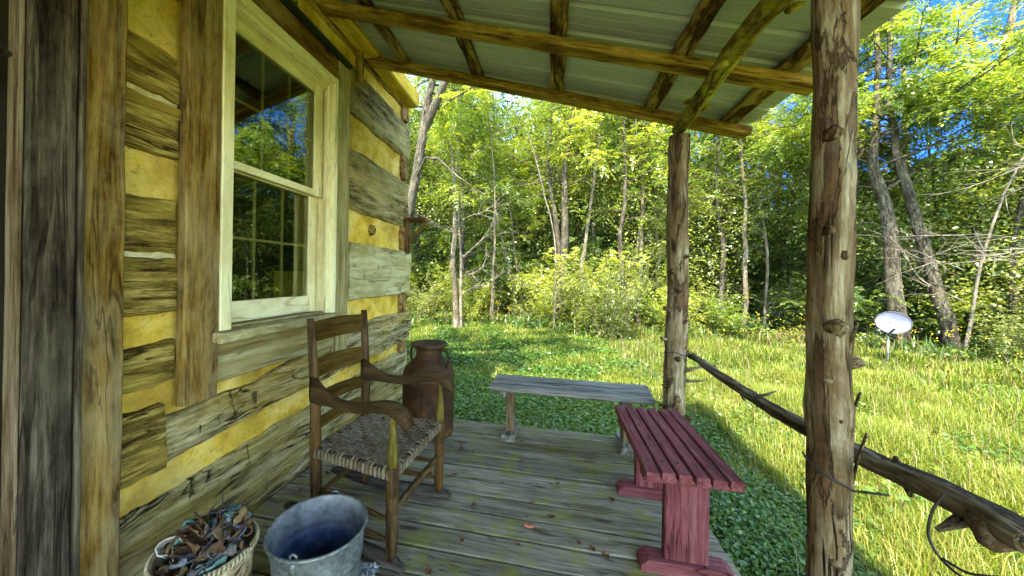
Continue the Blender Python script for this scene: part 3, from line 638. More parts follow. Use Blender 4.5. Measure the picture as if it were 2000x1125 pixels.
# ------------------------------------------------------------------ GREY BENCH
gb = empty('grey_bench', (1.77, 3.0, 0), 'weathered bare wood bench standing at the far end of the porch', 'bench')
random.seed(32)
for k in range(3):
    m = MB(); yc = 2.875+k*.128; m.beam((1.165+random.uniform(-.005, .005)+k*.004, yc, .435), (2.40+random.uniform(-.005, .005)+k*.01, yc, .435), .122, .040, ch=.004, jit=.002, seg=.08, end=.004); m.build('slat', GREYBENCH, gb)
for xx in (1.315, 2.235):
    m = MB(); m.beam((xx-.045, 2.835, .392), (xx-.045, 3.19, .392), .04, .042, jit=.002); m.build('crosspiece', GREYBENCH, gb)
    m = MB(); m.beam((xx, 2.99, .04), (xx, 2.99, .412), .10, .068, up=(1, 0, 0), jit=.002)
    m.build('leg', BENCHLEG, gb)
    m = MB(); m.beam((xx, 2.865, .028), (xx, 3.15, .028), .11, .056, ch=.006, jit=.002); m.build('foot', GREYBENCH, gb)

# ------------------------------------------------------------------ MILK CAN
mc = empty('milk_can', (.615, 2.90, 0), 'tall rusty metal milk can standing on the porch by the corner', 'milk can')
cx, cyy = .615, 2.90
body = [(.0, .012), (.185, .012), (.198, .0), (.203, .006), (.203, .035), (.196, .042), (.200, .06), (.204, .30), (.205, .48), (.210, .485), (.210, .50), (.205, .505), (.203, .53), (.190, .575), (.165, .615), (.135, .645), (.118, .660), (.112, .675), (.110, .71), (.112, .735)]
body = [(q*1.08 if zz < .6 else q, zz*.965) for q, zz in body]
m = MB(); m.lathe(body, (cx, cyy, 0), 48, .003); m.build('body', RUST, mc, smooth=True)
lid = [(.0, .765), (.06, .765), (.085, .768), (.125, .782), (.150, .790), (.156, .785), (.156, .768), (.150, .758), (.118, .748), (.112, .735), (.11, .70)]
lid = [(q, zz*.965) for q, zz in lid]
m = MB(); m.lathe(lid, (cx, cyy, 0), 48, .002); m.build('lid', RUST, mc, smooth=True)
for a in (-20, 160):
    ca, sa = math.cos(R(a)), math.sin(R(a)); P, rr = smoothp([(cx+ca*.116, cyy+sa*.116, .70), (cx+ca*.165, cyy+sa*.165, .715), (cx+ca*.205, cyy+sa*.205, .68), (cx+ca*.205, cyy+sa*.205, .61), (cx+ca*.190, cyy+sa*.190, .575)], [.010]*5)
    m = MB(); m.tube(P, rr, 8, .1, 20); m.build('handle', RUST, mc, smooth=True)

# ------------------------------------------------------------------ BUCKET
bk = empty('bucket', (.735, 1.285, 0), 'large galvanised metal bucket with a blue stained inside', 'bucket')
bx, by = .735, 1.285
tilt = Matrix.Rotation(R(3), 3, 'X')
outer = [(.0, .004), (.135, .004), (.138, .0), (.142, .01), (.150, .085), (.1535, .090), (.1545, .098), (.1535, .106), (.153, .112), (.1565, .118), (.1575, .126), (.1565, .134), (.156, .14), (.165, .20), (.1685, .205), (.1695, .213), (.1685, .222), (.168, .23), (.180, .322)]
rim = [(.180, .322), (.186, .322), (.189, .327), (.186, .333), (.180, .335), (.177, .331)]
inner = [(.177, .331), (.165, .23), (.166, .222), (.1665, .213), (.1655, .205), (.162, .20), (.153, .14), (.150, .10), (.137, .012), (.0, .012)]
for nm, pf, mt in (('side', outer, GALV), ('rim', rim, GALV), ('inside', inner, BLUEIN)):
    m = MB(); m.lathe(pf, (bx, by, 0), 64, .003, axis=tilt, ex=1.03, ey=.97, rot=.3); m.build(nm, mt, bk, smooth=True)
for (ax, ay) in ((.755, 1.108), (.68, 1.462)):
    m = MB(); c = Vector((ax, ay, .325)); dd = (c-Vector((bx, by, .335))).normalized(); sd_ = Vector((-dd.y, dd.x, 0))
    pts = [c+dd*.006+sd_*math.cos(R(a))*.013+Vector((0, 0, math.sin(R(a))*.013)) for a in range(0, 361, 30)]; m.tube(pts, .0045, 8)
    m.tube([c+dd*.004+Vector((0, 0, -.07)), c+dd*.010+Vector((0, 0, -.03)), c+dd*.008+Vector((0, 0, -.01))], [.012, .012, .010], 8)
    m.build('ear', GALV, bk, smooth=True)

# ------------------------------------------------------------------ PEELING BUCKET OF SCRAPS
pb_ = empty('scrap_basket', (.45, 1.035, 0), 'peeling whitish basket heaped with dry curled scraps', 'basket')
sx_, sy_ = .45, 1.035
for nm, pf, mt in (('side', [(.0, .0), (.118, .0), (.12, .004), (.138, .20), (.150, .345)], PEELED), ('rim', [(.150, .345), (.156, .350), (.157, .362), (.151, .368), (.144, .362), (.140, .33), (.130, .25), (.0, .25)], PEELED)):
    m = MB(); m.lathe(pf, (sx_, sy_, 0), 56, .006); m.build(nm, mt, pb_, smooth=True)
m = MB()
for k in range(72):
    a = 2*math.pi*k/72; m.tube([(sx_+math.cos(a)*.158, sy_+math.sin(a)*.158, .346), (sx_+math.cos(a+.035)*.161, sy_+math.sin(a+.035)*.161, .358), (sx_+math.cos(a+.05)*.154, sy_+math.sin(a+.05)*.154, .370)], [.0035, .004, .003], 5)
m.build('lacing', plain('pale_lacing', (.30, .24, .13), (.52, .46, .30), 20, .9), pb_, smooth=True)
SCR = [plain('scrap_brown', (.025, .013, .007), (.13, .07, .03), 22, .7, bump=.8), plain('scrap_grey', (.035, .03, .032), (.17, .145, .13), 22, .6, bump=.8), plain('scrap_tan', (.09, .05, .02), (.24, .155, .07), 22, .7, bump=.8), plain('scrap_blue', (.05, .055, .075), (.17, .18, .22), 22, .5, bump=.8), plain('scrap_teal', (.06, .13, .11), (.17, .27, .22), 9, .5), plain('scrap_pale', (.35, .32, .24), (.60, .56, .45), 9, .6), plain('scrap_dark', (.015, .013, .012), (.06, .045, .035), 9, .6)]
random.seed(44)
SCR_L = ['dark brown', 'grey', 'tan', 'bluish', 'teal', 'pale', 'blackish']
for k in range(84):
    a = random.uniform(0, 6.28); r = .135*math.sqrt(random.random()); hz_ = .345+.085*(1-(r/.14)**2)*random.uniform(.45, 1.15)+ (.03 if math.cos(a) > .3 and math.sin(a) > 0 else 0)
    if k < 16: hz_ = .30+random.uniform(0, .02)
    c = Vector((sx_+math.cos(a)*r, sy_+math.sin(a)*r, hz_)); rot = Matrix.Rotation(random.uniform(0, 6.28), 3, 'Z') @ Matrix.Rotation(random.uniform(-.9, .9), 3, 'X') @ Matrix.Rotation(random.uniform(-.5, .5), 3, 'Y')
    L = random.uniform(.04, .10); W = random.uniform(.014, .034); cu = random.uniform(2.2, 5.8); tw = random.uniform(-1.2, 1.2); sd2 = random.uniform(0, 50); hz_ -= .012
    m = MB()
    def scf(u, v):
        s = (v-.5)*cu; rr = W/cu*1.6; x = (u-.5)*L; q = s+tw*(u-.5); p = Vector((x+.006*nz((u*4, v*4, sd2)), math.sin(q)*rr*2, (1-math.cos(q))*rr*2+.010*nz((u*5, v*3, sd2+4))-.004)); return c+rot @ p
    m.grid(scf, 10, 9); i = random.choice((0, 2, 1, 1, 2, 2, 0, 1, 5, 0, 6, 2, 3, 4)); o = m.build('scrap', SCR[i], None, True, origin=c)
    tag(o, SCR_L[i]+' curled scrap heaped in the '+('left' if c.y+c.x*.3 < sy_+sx_*.3 else 'right')+(' front' if c.x > sx_ else ' back')+' of the peeling basket', 'scrap', 'curled scraps in the basket')
    q = o.modifiers.new('thickness', 'SOLIDIFY'); q.thickness = .002
for (dx_, rr_, z_, mat_, lab) in (((-.085, -.055), .042, .385, SCR[5], 'pale rolled ring of hide at the left of the basket'), ((.06, .05), .050, .42, SCR[2], 'orange brown coil standing highest in the basket')):
    m = MB(); c = Vector((sx_+dx_[0], sy_+dx_[1], z_)); rot = Matrix.Rotation(.5, 3, 'Z') @ Matrix.Rotation(.75, 3, 'X')
    def rf(u, v, c=c, rr_=rr_, rot=rot):
        a = u*2*math.pi*1.15; r = rr_*(1-.12*u)*(1+.12*nz((math.cos(a)*2, math.sin(a)*2, v*3))); return c+rot @ Vector((math.cos(a)*r, math.sin(a)*r*.7, (v-.5)*.035+.008*nz((a, v, 2), 2)))
    m.grid(rf, 40, 5); o = m.build('scrap_coil', mat_, None, True, origin=c); q = o.modifiers.new('thickness', 'SOLIDIFY'); q.thickness = .004; tag(o, lab, 'scrap')
for (dx_, hh) in ((-.01, .12), (.012, .10)):
    P = [(sx_+dx_, sy_+.06, .38), (sx_+dx_+.004, sy_+.07, .44), (sx_+dx_-.004, sy_+.075, .39+hh)]
    m = MB(); m.tube(P, [.0035, .003, .0018], 6); tag(m.build('thin_stick', SCR[6], None, True, origin=P[0]), 'thin dark stick poking up out of the basket', 'stick', 'sticks in the basket')

# ------------------------------------------------------------------ ROCKING CHAIR
ch = empty('rocking_chair', (.72, 1.8, 0), 'old dark wood rocking chair with woven splint seat and scrolled arms', 'chair')
random.seed(51)
RL = [(.478, 1.615, .045), (.462, 1.615, .42), (.435, 1.64, .72), (.385, 1.66, 1.105)]
RR = [(.512, 2.045, .045), (.500, 2.045, .42), (.492, 2.055, .72), (.462, 2.075, 1.115)]
def rpost(P, name):
    pp, rr = smoothp(P, [.028, .0285, .0265, .018], 8); m = MB(); m.tube(pp, rr, 18, .02, 8)
    for k in (3, 7, 16):
        pass
    o = m.build(name, CHAIRPOST, ch, smooth=True)
    return o
rpost(RL, 'rear_leg'); rpost(RR, 'rear_leg')
FLx, FLy = .945, 1.505; FRx, FRy = .992, 2.05
for (x, y) in ((FLx, FLy), (FRx, FRy)):
    m = MB(); prof = [(.0, .045), (.022, .045), (.026, .07), (.0275, .18), (.0285, .25), (.0255, .254), (.0285, .258), (.029, .33), (.026, .334), (.029, .338), (.030, .40), (.029, .455), (.020, .468), (.0, .47)]
    m.lathe(prof, (x, y, 0), 20, .001); m.build('front_leg', CHAIRPOST, ch, smooth=True)
    m = MB(); prof = [(.0, .46), (.022, .462), (.025, .475), (.026, .50), (.0245, .54), (.019, .60), (.0145, .655), (.011, .665), (.016, .672), (.017, .680), (.011, .69), (.010, .715), (.0, .716)]
    m.lathe(prof, (x, y, 0), 20, .0006); m.build('arm_support', CHAIRGREEN, ch, smooth=True)
def arm(P0, P1, name):
    P0 = Vector(P0); P1 = Vector(P1); d = (P1-P0); L = d.length; d.normalize(); sx = Vector((-d.y, d.x, 0)).normalized()
    # side outline: (s, top, bottom, half width), heights relative to the rear joint
    out_ = [(0, .066, -.070, .014), (.03, .062, -.072, .015), (.06, .044, -.072, .016), (.10, .014, -.070, .018), (.15, -.008, -.068, .020), (.20, -.022, -.072, .022), (.26, -.026, -.074, .024), (.32, -.022, -.072, .026), (.38, -.010, -.062, .028), (.44, .006, -.048, .031), (.49, .014, -.040, .034), (.535, .014, -.044, .036), (.57, .006, -.062, .036), (.60, -.010, -.088, .034), (.622, -.030, -.098, .030), (.636, -.054, -.088, .024)]
    sc_ = L/.636; rings = []; G = []
    for (s, t_, b_, hw_) in out_:
        hh = (t_-b_)/2; mid = (t_+b_)/2; c = P0+d*(s*sc_); r = []; g = []
        for k in range(16):
            q = 2*math.pi*k/16; a = math.copysign(abs(math.cos(q))**.6, math.cos(q)); b = math.copysign(abs(math.sin(q))**.6, math.sin(q))
            P = Vector((c.x, c.y, P0.z+mid))+sx*hw_*a+Vector((0, 0, hh*b)); r.append(P); g.append((s, hw_*a, hh*b+mid))
        rings.append(r); G.append(g)
    m = MB(); m.sweep(rings, G); m.build(name, CHAIRW, ch, smooth=True)
arm((.425, 1.622, .742), (1.035, 1.497, .742), 'arm'); arm((.475, 2.035, .745), (1.08, 2.045, .745), 'arm')
def slat(f0, f1, hgt, arch, bow):
    a = Vector(RL[-1])*f0+Vector(RL[-2])*(1-f0) if f0 >= 0 else Vector(RL[-2])*(1+f0)+Vector(RL[-3])*(-f0)
    b = Vector(RR[-1])*f0+Vector(RR[-2])*(1-f0) if f0 >= 0 else Vector(RR[-2])*(1+f0)+Vector(RR[-3])*(-f0)
    m = MB(); d = b-a; rings = []; G = []
    for k in range(13):
        u = k/12; c = a+d*u+Vector((-bow*math.sin(math.pi*u), 0, 0)); t_ = hgt/2+arch*math.sin(math.pi*u); b_ = -hgt/2
        r = [c+Vector((-.005, 0, b_)), c+Vector((.005, 0, b_)), c+Vector((.006, 0, (t_+b_)/2)), c+Vector((.004-.02*t_, 0, t_)), c+Vector((-.006-.02*t_, 0, t_)), c+Vector((-.006, 0, (t_+b_)/2))]
        rings.append(r); G.append([(u*.45, p.x*.1, p.z) for p in r])
    m.sweep(rings, G); o = m.build('back_slat', CHAIRSLAT, ch); smooth_by_angle(o, 50)
slat(.80, 0, .105, .010, .025); slat(.30, 0, .098, .008, .025); slat(-.16, 0, .070, .005, .025); slat(-.56, 0, .055, .003, .02)
# woven seat: splints over the seat rails in a twill
A = Vector((.470, 1.612, .452)); Bq = Vector((.503, 2.048, .452)); Cq = Vector((.985, 2.055, .462)); D = Vector((.945, 1.50, .462))
def sp(u, v, h=0):
    q = (A*(1-u)+D*u)*(1-v)+(Bq*(1-u)+Cq*u)*v
    return q+Vector((0, 0, h-.022*math.sin(math.pi*u)*math.sin(math.pi*v)))
N = 20; m = MB(); ht = .0055
for i in range(N):       # splints running front to back
    v0 = (i+.15)/N; v1 = (i+.85)/N; rr = []
    K = N*2
    js = random.uniform(-.0008, .0008)
    for k in range(K+1):
        u = k/K; j = min(N-1, int(u*N)); up_ = ht if ((i+j) % 4) < 2 else -ht; rr.append((u, up_+js))
    for (u, h) in rr: pass
    V = []; G = []
    for (u, h) in rr: V += [sp(u, v0, h-.0008), sp(u, (v0+v1)/2, h+.001), sp(u, v1, h-.0008)]; G += [(u*.5+i*3, 0, i), (u*.5+i*3, .01, i), (u*.5+i*3, .02, i)]
    V = [sp(0, v0, -.03)+Vector((-.024, 0, 0)), sp(0, (v0+v1)/2, -.03)+Vector((-.024, 0, 0)), sp(0, v1, -.03)+Vector((-.024, 0, 0))]+[sp(0, q, .0)+Vector((-.02, 0, 0)) for q in (v0, (v0+v1)/2, v1)]+V+[sp(1, q, -.004)+Vector((.022, 0, 0)) for q in (v0, (v0+v1)/2, v1)]+[sp(1, q, -.042)+Vector((.024, 0, 0)) for q in (v0, (v0+v1)/2, v1)]
    G = [(i*3-.03, 0, i)]*3+[(i*3-.02, 0, i)]*3+G+[(i*3+.6, 0, i)]*3+[(i*3+.64, 0, i)]*3
    n_ = len(V)//3; F = [(3*a+b, 3*a+b+1, 3*a+b+4, 3*a+b+3) for a in range(n_-1) for b in range(2)]
    m.add(V, F, G)
for j in range(N):
    u0 = (j+.15)/N; u1 = (j+.85)/N; V = []; G = []; K = N*2; um = (u0+u1)/2
    seq = [(-.0, -.045, -.026), (-.0, -.004, -.022)]
    for (vv, h, yo) in seq:
        for q in (u0, um, u1): V.append(sp(q, 0, h)+Vector((0, yo, 0))); G.append((j*3+vv+h, q*.1, j))
    for k in range(K+1):
        v = k/K; i = min(N-1, int(v*N)); h = -ht if ((i+j) % 4) < 2 else ht
        for q, dh in ((u0, -.0008), (um, .001), (u1, -.0008)): V.append(sp(q, v, h+dh)); G.append((j*3+v*.5, q*.1, j))
    for (vv, h, yo) in ((1, -.004, .022), (1, -.045, .026)):
        for q in (u0, um, u1): V.append(sp(q, 1, h)+Vector((0, yo, 0))); G.append((j*3+vv+h, q*.1, j))
    n_ = len(V)//3; F = [(3*a+b, 3*a+b+1, 3*a+b+4, 3*a+b+3) for a in range(n_-1) for b in range(2)]; m.add(V, F, G)
o = m.build('seat', SPLINT, ch); q = o.modifiers.new('thickness', 'SOLIDIFY'); q.thickness = .0015
# seat rails and rungs
def rung(a, b, r=.012, mat=CHAIRPOST, nm='rung'):
    a = Vector(a); b = Vector(b); pts = [a+(b-a)*k/8 for k in range(9)]; rr = [r*(.7+.5*math.sin(math.pi*k/8)) for k in range(9)]
    m = MB(); m.tube(pts, rr, 12, .04, 12); m.build(nm, mat, ch, smooth=True)
for a, b in (((.47, 1.612, .435), (.945, 1.505, .44)), ((.503, 2.048, .435), (.985, 2.05, .44)), ((.945, 1.505, .44), (.99, 2.05, .44)), ((.47, 1.612, .435), (.503, 2.048, .435))): rung(a, b, .013, CHAIRPOST, 'seat_rail')
rung((.945, 1.505, .255), (.99, 2.05, .255), .016)
rung((.472, 1.615, .235), (.945, 1.505, .215)); rung((.474, 1.615, .13), (.945, 1.505, .12))
rung((.506, 2.046, .235), (.99, 2.05, .215)); rung((.51, 2.046, .13), (.99, 2.05, .12)); rung((.472, 1.615, .20), (.506, 2.046, .20))
for (x0, y0, x1, y1) in ((.25, 1.665, 1.015, 1.488), (.28, 2.03, 1.07, 2.052)):
    m = MB(); P = []; n_ = 18
    rings = []; G = []; d = Vector((x1-x0, y1-y0, 0)); L = d.length; d.normalize(); sxv = Vector((-d.y, d.x, 0))
    for k in range(n_+1):
        u = k/n_; c = Vector((x0, y0, 0))+d*L*u; zb = .001+.075*((u-.62)/.62)**2*(1 if u < .62 else .35); t_ = zb+.068*(1-.75*(abs(2*u-1))**8)
        r = [c+sxv*-.016+Vector((0, 0, zb+.004)), c+sxv*-.010+Vector((0, 0, zb)), c+sxv*.010+Vector((0, 0, zb)), c+sxv*.016+Vector((0, 0, zb+.004)), c+sxv*.015+Vector((0, 0, t_-.006)), c+sxv*.008+Vector((0, 0, t_)), c-sxv*.008+Vector((0, 0, t_)), c-sxv*.015+Vector((0, 0, t_-.006))]
        rings.append(r); G.append([(u*L, (p-c).dot(sxv), p.z) for p in r])
    m.sweep(rings, G); o = m.build('rocker', wood('rocker_grey', (.012, .010, .008), (.04, .033, .027), (.09, .078, .065), crack=.4, bump=.5) if y0 < 1.8 else bpy.data.materials['rocker_grey'], ch); smooth_by_angle(o, 50)

# ------------------------------------------------------------------ SATELLITE DISH
sd0 = empty('satellite_dish', (7.75, 8.05, GZ), 'grey oval satellite dish on a thin pole at the edge of the meadow', 'satellite dish')
DG = plain('dish_grey', (.17, .18, .26), (.22, .235, .33), 4, .5); PG = plain('galvanised_pole', (.25, .25, .23), (.36, .36, .33), 10, .4, .3); DW = plain('white_feed', (.75, .75, .75), (.85, .85, .85), 8, .5); DDK = plain('dark_rim', (.05, .05, .08), (.1, .1, .13), 8, .5)
px_, py_ = 7.75, 8.05; DC = Vector((px_, py_-.10, .60)); face = Vector((-.60, -.78, .02)).normalized()
rt = Matrix.Rotation(R(-11), 3, face) ; xr = face.cross(Vector((0, 0, 1))).normalized(); yr = xr.cross(face).normalized(); xr = rt @ xr; yr = rt @ yr
def dish_pt(r, a, off=0):
    return DC+xr*math.cos(a)*.222*r+yr*math.sin(a)*.195*r-face*(.04*(1-r*r)-off)
m = MB()
for off_, flip in ((0, 0), (-.012, 1)):
    V = [dish_pt(0.001 if i == 0 else i/8, 2*math.pi*j/48, off_) for i in range(9) for j in range(48)]
    F = [(i*48+j, i*48+(j+1) % 48, (i+1)*48+(j+1) % 48, (i+1)*48+j) for i in range(8) for j in range(48)]
    m.add(V, F, V)
m.build('reflector', DG, sd0, smooth=True)
m = MB(); m.tube([dish_pt(1.0, 2*math.pi*j/48, -.006) for j in range(49)], .010, 8); m.build('rim', DDK, sd0, smooth=True)
m = MB(); m.tube([(px_, py_, GZ-.1), (px_+.005, py_, .2), (px_, py_, .52), (px_, py_-.02, .58)], [.020, .020, .020, .018], 12); m.build('pole', PG, sd0, smooth=True)
tipf = DC+face*.34+Vector((0, 0, -.015))-xr*.03; low = DC-yr*.20+face*.01
m = MB(); m.tube([low-face*.05, low+face*.03, tipf-Vector((0, 0, .05))], [.018, .018, .016], 8); m.tube([low-Vector((0, 0, .05))-face*.05, low], .02, 8); m.build('feed_arm', DDK, sd0, smooth=True)
m = MB(); m.beam(tipf-xr*.10+yr*.02, tipf+xr*.04+yr*.012, .06, .055, jit=0); m.beam(tipf+xr*.03, tipf+xr*.13-yr*.02, .03, .03, jit=0); m.tube([tipf-Vector((0, 0, .06)), tipf], [.028, .035], 10); m.build('feed_horn', DW, sd0)
m = MB(); m.tube([DC-face*.05, (px_, py_, .55)], .035, 10); m.build('bracket', DDK, sd0, smooth=True)

# ------------------------------------------------------------------ FOLIAGE
rng = np.random.default_rng(5)
def np_mesh(name, V, loops, starts, mat, parent=None, smooth=False):
    """V (n,3); loops flat vertex indices; starts of each face"""
    me = bpy.data.meshes.new(name); me.vertices.add(len(V)); me.vertices.foreach_set('co', np.asarray(V, np.float32).ravel())
    me.loops.add(len(loops)); me.loops.foreach_set('vertex_index', np.asarray(loops, np.int32))
    me.polygons.add(len(starts)); me.polygons.foreach_set('loop_start', np.asarray(starts, np.int32))
    me.update(calc_edges=True); me.materials.append(mat)
    if smooth: me.shade_smooth()
    return me
def unit(a): return a/np.maximum(1e-9, np.linalg.norm(a, axis=-1, keepdims=True))
def leaves(name, P, D, Nn, L, W, mat):
    """one folded quad per leaf: base, left, tip, right"""
    n = len(P); D = unit(D); S = unit(np.cross(D, Nn)); U = np.cross(S, D); L = np.broadcast_to(L, (n,))[:, None]; W = np.broadcast_to(W, (n,))[:, None]
    V = np.empty((n, 4, 3)); V[:, 0] = P; V[:, 1] = P+D*L*.45-S*W*.5+U*W*.12; V[:, 2] = P+D*L-U*L*.08; V[:, 3] = P+D*L*.45+S*W*.5+U*W*.12
    return np_mesh(name, V.reshape(-1, 3), np.arange(4*n), np.arange(n)*4, mat)
def spray_leaves(P, D, L, npair, ll, droop=.35):
    """compound sprays: returns leaf base, direction, normal, length"""
    n = len(P); D = unit(D); up = np.array([0, 0, 1.])+rng.normal(0, .25, (n, 3)); S = unit(np.cross(D, up)); U = unit(np.cross(S, D))
    Pb, Db, Nb, Lb = [], [], [], []
    for k in range(npair):
        t = (k+.6)/npair; q = P+D*(L*t)[:, None]+np.array([0, 0, -1.])*(L*droop*t*t)[:, None]
        for s in (-1, 1):
            Pb.append(q); Db.append(S*s*.9+D*(.35+.4*t)+np.array([0, 0, -.25])+rng.normal(0, .16, (n, 3))); Nb.append(U+rng.normal(0, .25, (n, 3))); Lb.append(ll*(1-.35*t)*rng.uniform(.75, 1.2, n))
    q = P+D*L[:, None]+np.array([0, 0, -1.])*(L*droop)[:, None]; Pb.append(q); Db.append(D+np.array([0, 0, -.5])); Nb.append(U); Lb.append(np.full(n, ll*.9))
    return map(np.concatenate, (Pb, Db, Nb, Lb))
class TB:
    """fast tubes for trunks and limbs"""
    def __init__(s): s.V = []; s.L = []; s.S = []; s.G = []; s.nv = 0; s.nl = 0
    def tube(s, pts, rad, n=8, amp=.06):
        pts = np.array(pts, float); m_ = len(pts); T = unit(np.gradient(pts, axis=0)); ref = np.array([0, 0, 1.]) if abs(T[0, 2]) < .8 else np.array([1., 0, 0])
        a = np.linspace(0, 2*np.pi, n, endpoint=False); g0 = rng.uniform(0, 30); t = 0
        ln = np.concatenate([[0], np.cumsum(np.linalg.norm(np.diff(pts, axis=0), axis=1))])
        for k in range(m_):
            X = unit(np.cross(T[k], ref)); Y = np.cross(X, T[k]); ref = Y
            rr = rad[k]*(1+amp*np.sin(a*3+k*.9+g0)+amp*.6*np.sin(a*5-k*1.7))
            s.V.append(pts[k]+np.outer(np.cos(a)*rr, X)+np.outer(np.sin(a)*rr, Y)); s.G.append(np.stack([np.full(n, ln[k]+g0), np.cos(a)*rad[k]+g0, np.sin(a)*rad[k]+g0], 1))
        for k in range(m_-1):
            for i in range(n):
                j = (i+1) % n; b = s.nv+k*n; s.L += [b+i, b+j, b+n+j, b+n+i]; s.S.append(s.nl); s.nl += 4
        s.nv += m_*n
    def mesh(s, name, mat):
        me = np_mesh(name, np.concatenate(s.V), s.L, s.S, mat, smooth=True)
        a = me.attributes.new('grain', 'FLOAT_VECTOR', 'POINT'); a.data.foreach_set('vector', np.concatenate(s.G).astype(np.float32).ravel()); return me
def curve(p, d, L, n, wob, grav=0.0):
    p = np.array(p, float); d = unit(np.array(d, float)); out_ = [p.copy()]
    for k in range(n):
        d = unit(d+rng.normal(0, wob, 3)+np.array([0, 0, grav])); p = p+d*L/n; out_.append(p.copy())
    return np.array(out_)
def tree_meshes(idx, H, r0, h0, spread, nl, mat, bark, leaf=.10, ratio=.42, per=26, sprl=.34, lean=0.0, npair=5, trunkpts=None, low=0):
    tb = TB(); n = 14
    if trunkpts is None:
        tp = curve((0, 0, -.2), (lean, 0, 1), H, n, .045, .03)
    else: tp = np.array(trunkpts, float); n = len(tp)-1
    rad = r0*(1-.82*np.linspace(0, 1, n+1)**1.1); rad[0] *= 1.25
    tb.tube(tp, rad, 12, .08)
    SP, SD = [], []
    for i in range(nl):
        f = min(.995, (h0+(H-h0)*((i+.5)/nl)**.9)/H) if i >= low else rng.uniform(.12, h0/H); k = min(n-1, int(f*n)); base = tp[k]+(tp[k+1]-tp[k])*(f*n-k)
        a = rng.uniform(0, 6.28) if i % 3 else 2.4*i; el = rng.uniform(.1, .7); L = spread*(1-.55*max(0, (f-.5)*2))*rng.uniform(.6, 1.15)
        lp = curve(base, (math.cos(a), math.sin(a), el), L, 7, .13, -.015); tb.tube(lp, max(.008, rad[k]*.33)*(1-.8*np.linspace(0, 1, 8)), 6)
        for q in range(5):
            kk = rng.integers(2, 8); b = lp[kk]; d2 = np.array([math.cos(a+rng.normal(0, .9)), math.sin(a+rng.normal(0, .9)), rng.normal(.1, .35)])
            sl = curve(b, d2, L*.38*rng.uniform(.5, 1.2), 4, .16, -.03); tb.tube(sl, .010*(1-.7*np.linspace(0, 1, 5)), 4)
            m_ = max(2, int(per*rng.uniform(.3, 1.4))//5*1); t = rng.uniform(0, 1, (m_, 1))*4; k0 = np.clip(t.astype(int), 0, 3)[:, 0]; pos = sl[k0]+(sl[k0+1]-sl[k0])*(t-k0[:, None])
            SP.append(pos+rng.normal(0, .10, pos.shape)); dd = unit(sl[-1]-sl[0])+rng.normal(0, .75, pos.shape)*np.array([1, 1, .45]); SD.append(dd)
        m_ = per//3; t = rng.uniform(2, 7, (m_, 1)); k0 = np.clip(t.astype(int), 0, 6)[:, 0]; pos = lp[k0]+(lp[k0+1]-lp[k0])*(t-k0[:, None]); SP.append(pos+rng.normal(0, .08, pos.shape)); SD.append(rng.normal(0, 1, pos.shape)*np.array([1, 1, .5]))
    SP = np.concatenate(SP); SD = np.concatenate(SD); L = rng.uniform(.7, 1.25, len(SP))*sprl
    P, D, Nn, LL = spray_leaves(SP, SD, L, npair, leaf)
    return tb.mesh('trunk_%d' % idx, bark), leaves('crown_%d' % idx, P, D, Nn, LL, LL*ratio, mat)
def place(name, tm, cm, loc, rz=0, s=(1, 1, 1), label=None, cat='tree', group=None, cn='crown', tn='trunk'):
    e = empty(name, loc, label, cat, group); e.rotation_euler = (0, 0, rz); e.scale = s
    if tm: link_mesh(tn, tm, e)
    if cm: link_mesh(cn, cm, e)
    return e
# --- generic woodland trees
V_ = [tree_meshes(0, 12, .11, 2.6, 2.5, 38, LEAF, BARKG, leaf=.13, per=34, low=10),
      tree_meshes(1, 10, .07, 2.2, 2.1, 36, LEAFY, BARKP, leaf=.115, per=34, lean=.05, low=9),
      tree_meshes(2, 13, .13, 3.0, 2.8, 38, LEAFD, BARKG, leaf=.16, ratio=.5, per=32, npair=4, low=9),
      tree_meshes(3, 9, .06, 1.4, 1.9, 34, LEAFP, BARKP, leaf=.14, ratio=.5, per=30, lean=-.06, npair=3, low=6),
      tree_meshes(4, 11, .09, 2.6, 2.3, 36, LEAFY, BARKG, leaf=.12, per=34, low=9)]
def shrub_mesh(idx, h, rad, n, mat, leaf=.07, ratio=.5, stems=14):
    tb = TB(); SP, SD = [], []
    for i in range(stems):
        a = rng.uniform(0, 6.28); sp_ = rng.uniform(.1, 1)
        st = curve((rng.normal(0, .12), rng.normal(0, .12), -.05), (math.cos(a)*sp_*rad/h, math.sin(a)*sp_*rad/h, 1), h*rng.uniform(.6, 1.08), 6, .12, .0); tb.tube(st, .012*(1-.7*np.linspace(0, 1, 7)), 4)
        m_ = n//stems; t = rng.uniform(.4, 6, (m_, 1)); k0 = np.clip(t.astype(int), 0, 5)[:, 0]; pos = st[k0]+(st[k0+1]-st[k0])*(t-k0[:, None]); SP.append(pos+rng.normal(0, .13, pos.shape)*np.array([1, 1, .6])); SD.append(rng.normal(0, 1, pos.shape)*np.array([1, 1, .45])+np.array([0, 0, .2]))
    SP = np.concatenate(SP); SD = np.concatenate(SD); L = rng.uniform(.1, .24, len(SP)); P, D, Nn, LL = spray_leaves(SP, SD, L, 3, leaf, .2)
    P[:, 2] = np.maximum(P[:, 2], .02)
    return tb.mesh('stems_%d' % idx, BARKP), leaves('foliage_%d' % idx, P, D, Nn, LL, LL*ratio, mat)
SH = [shrub_mesh(0, 1.9, .9, 900, LEAFP, .07), shrub_mesh(1, 2.6, 1.1, 1000, LEAF, .09), shrub_mesh(2, 1.3, .8, 700, LEAFD, .08, .6), shrub_mesh(3, 3.2, 1.2, 1000, LEAFY, .08)]
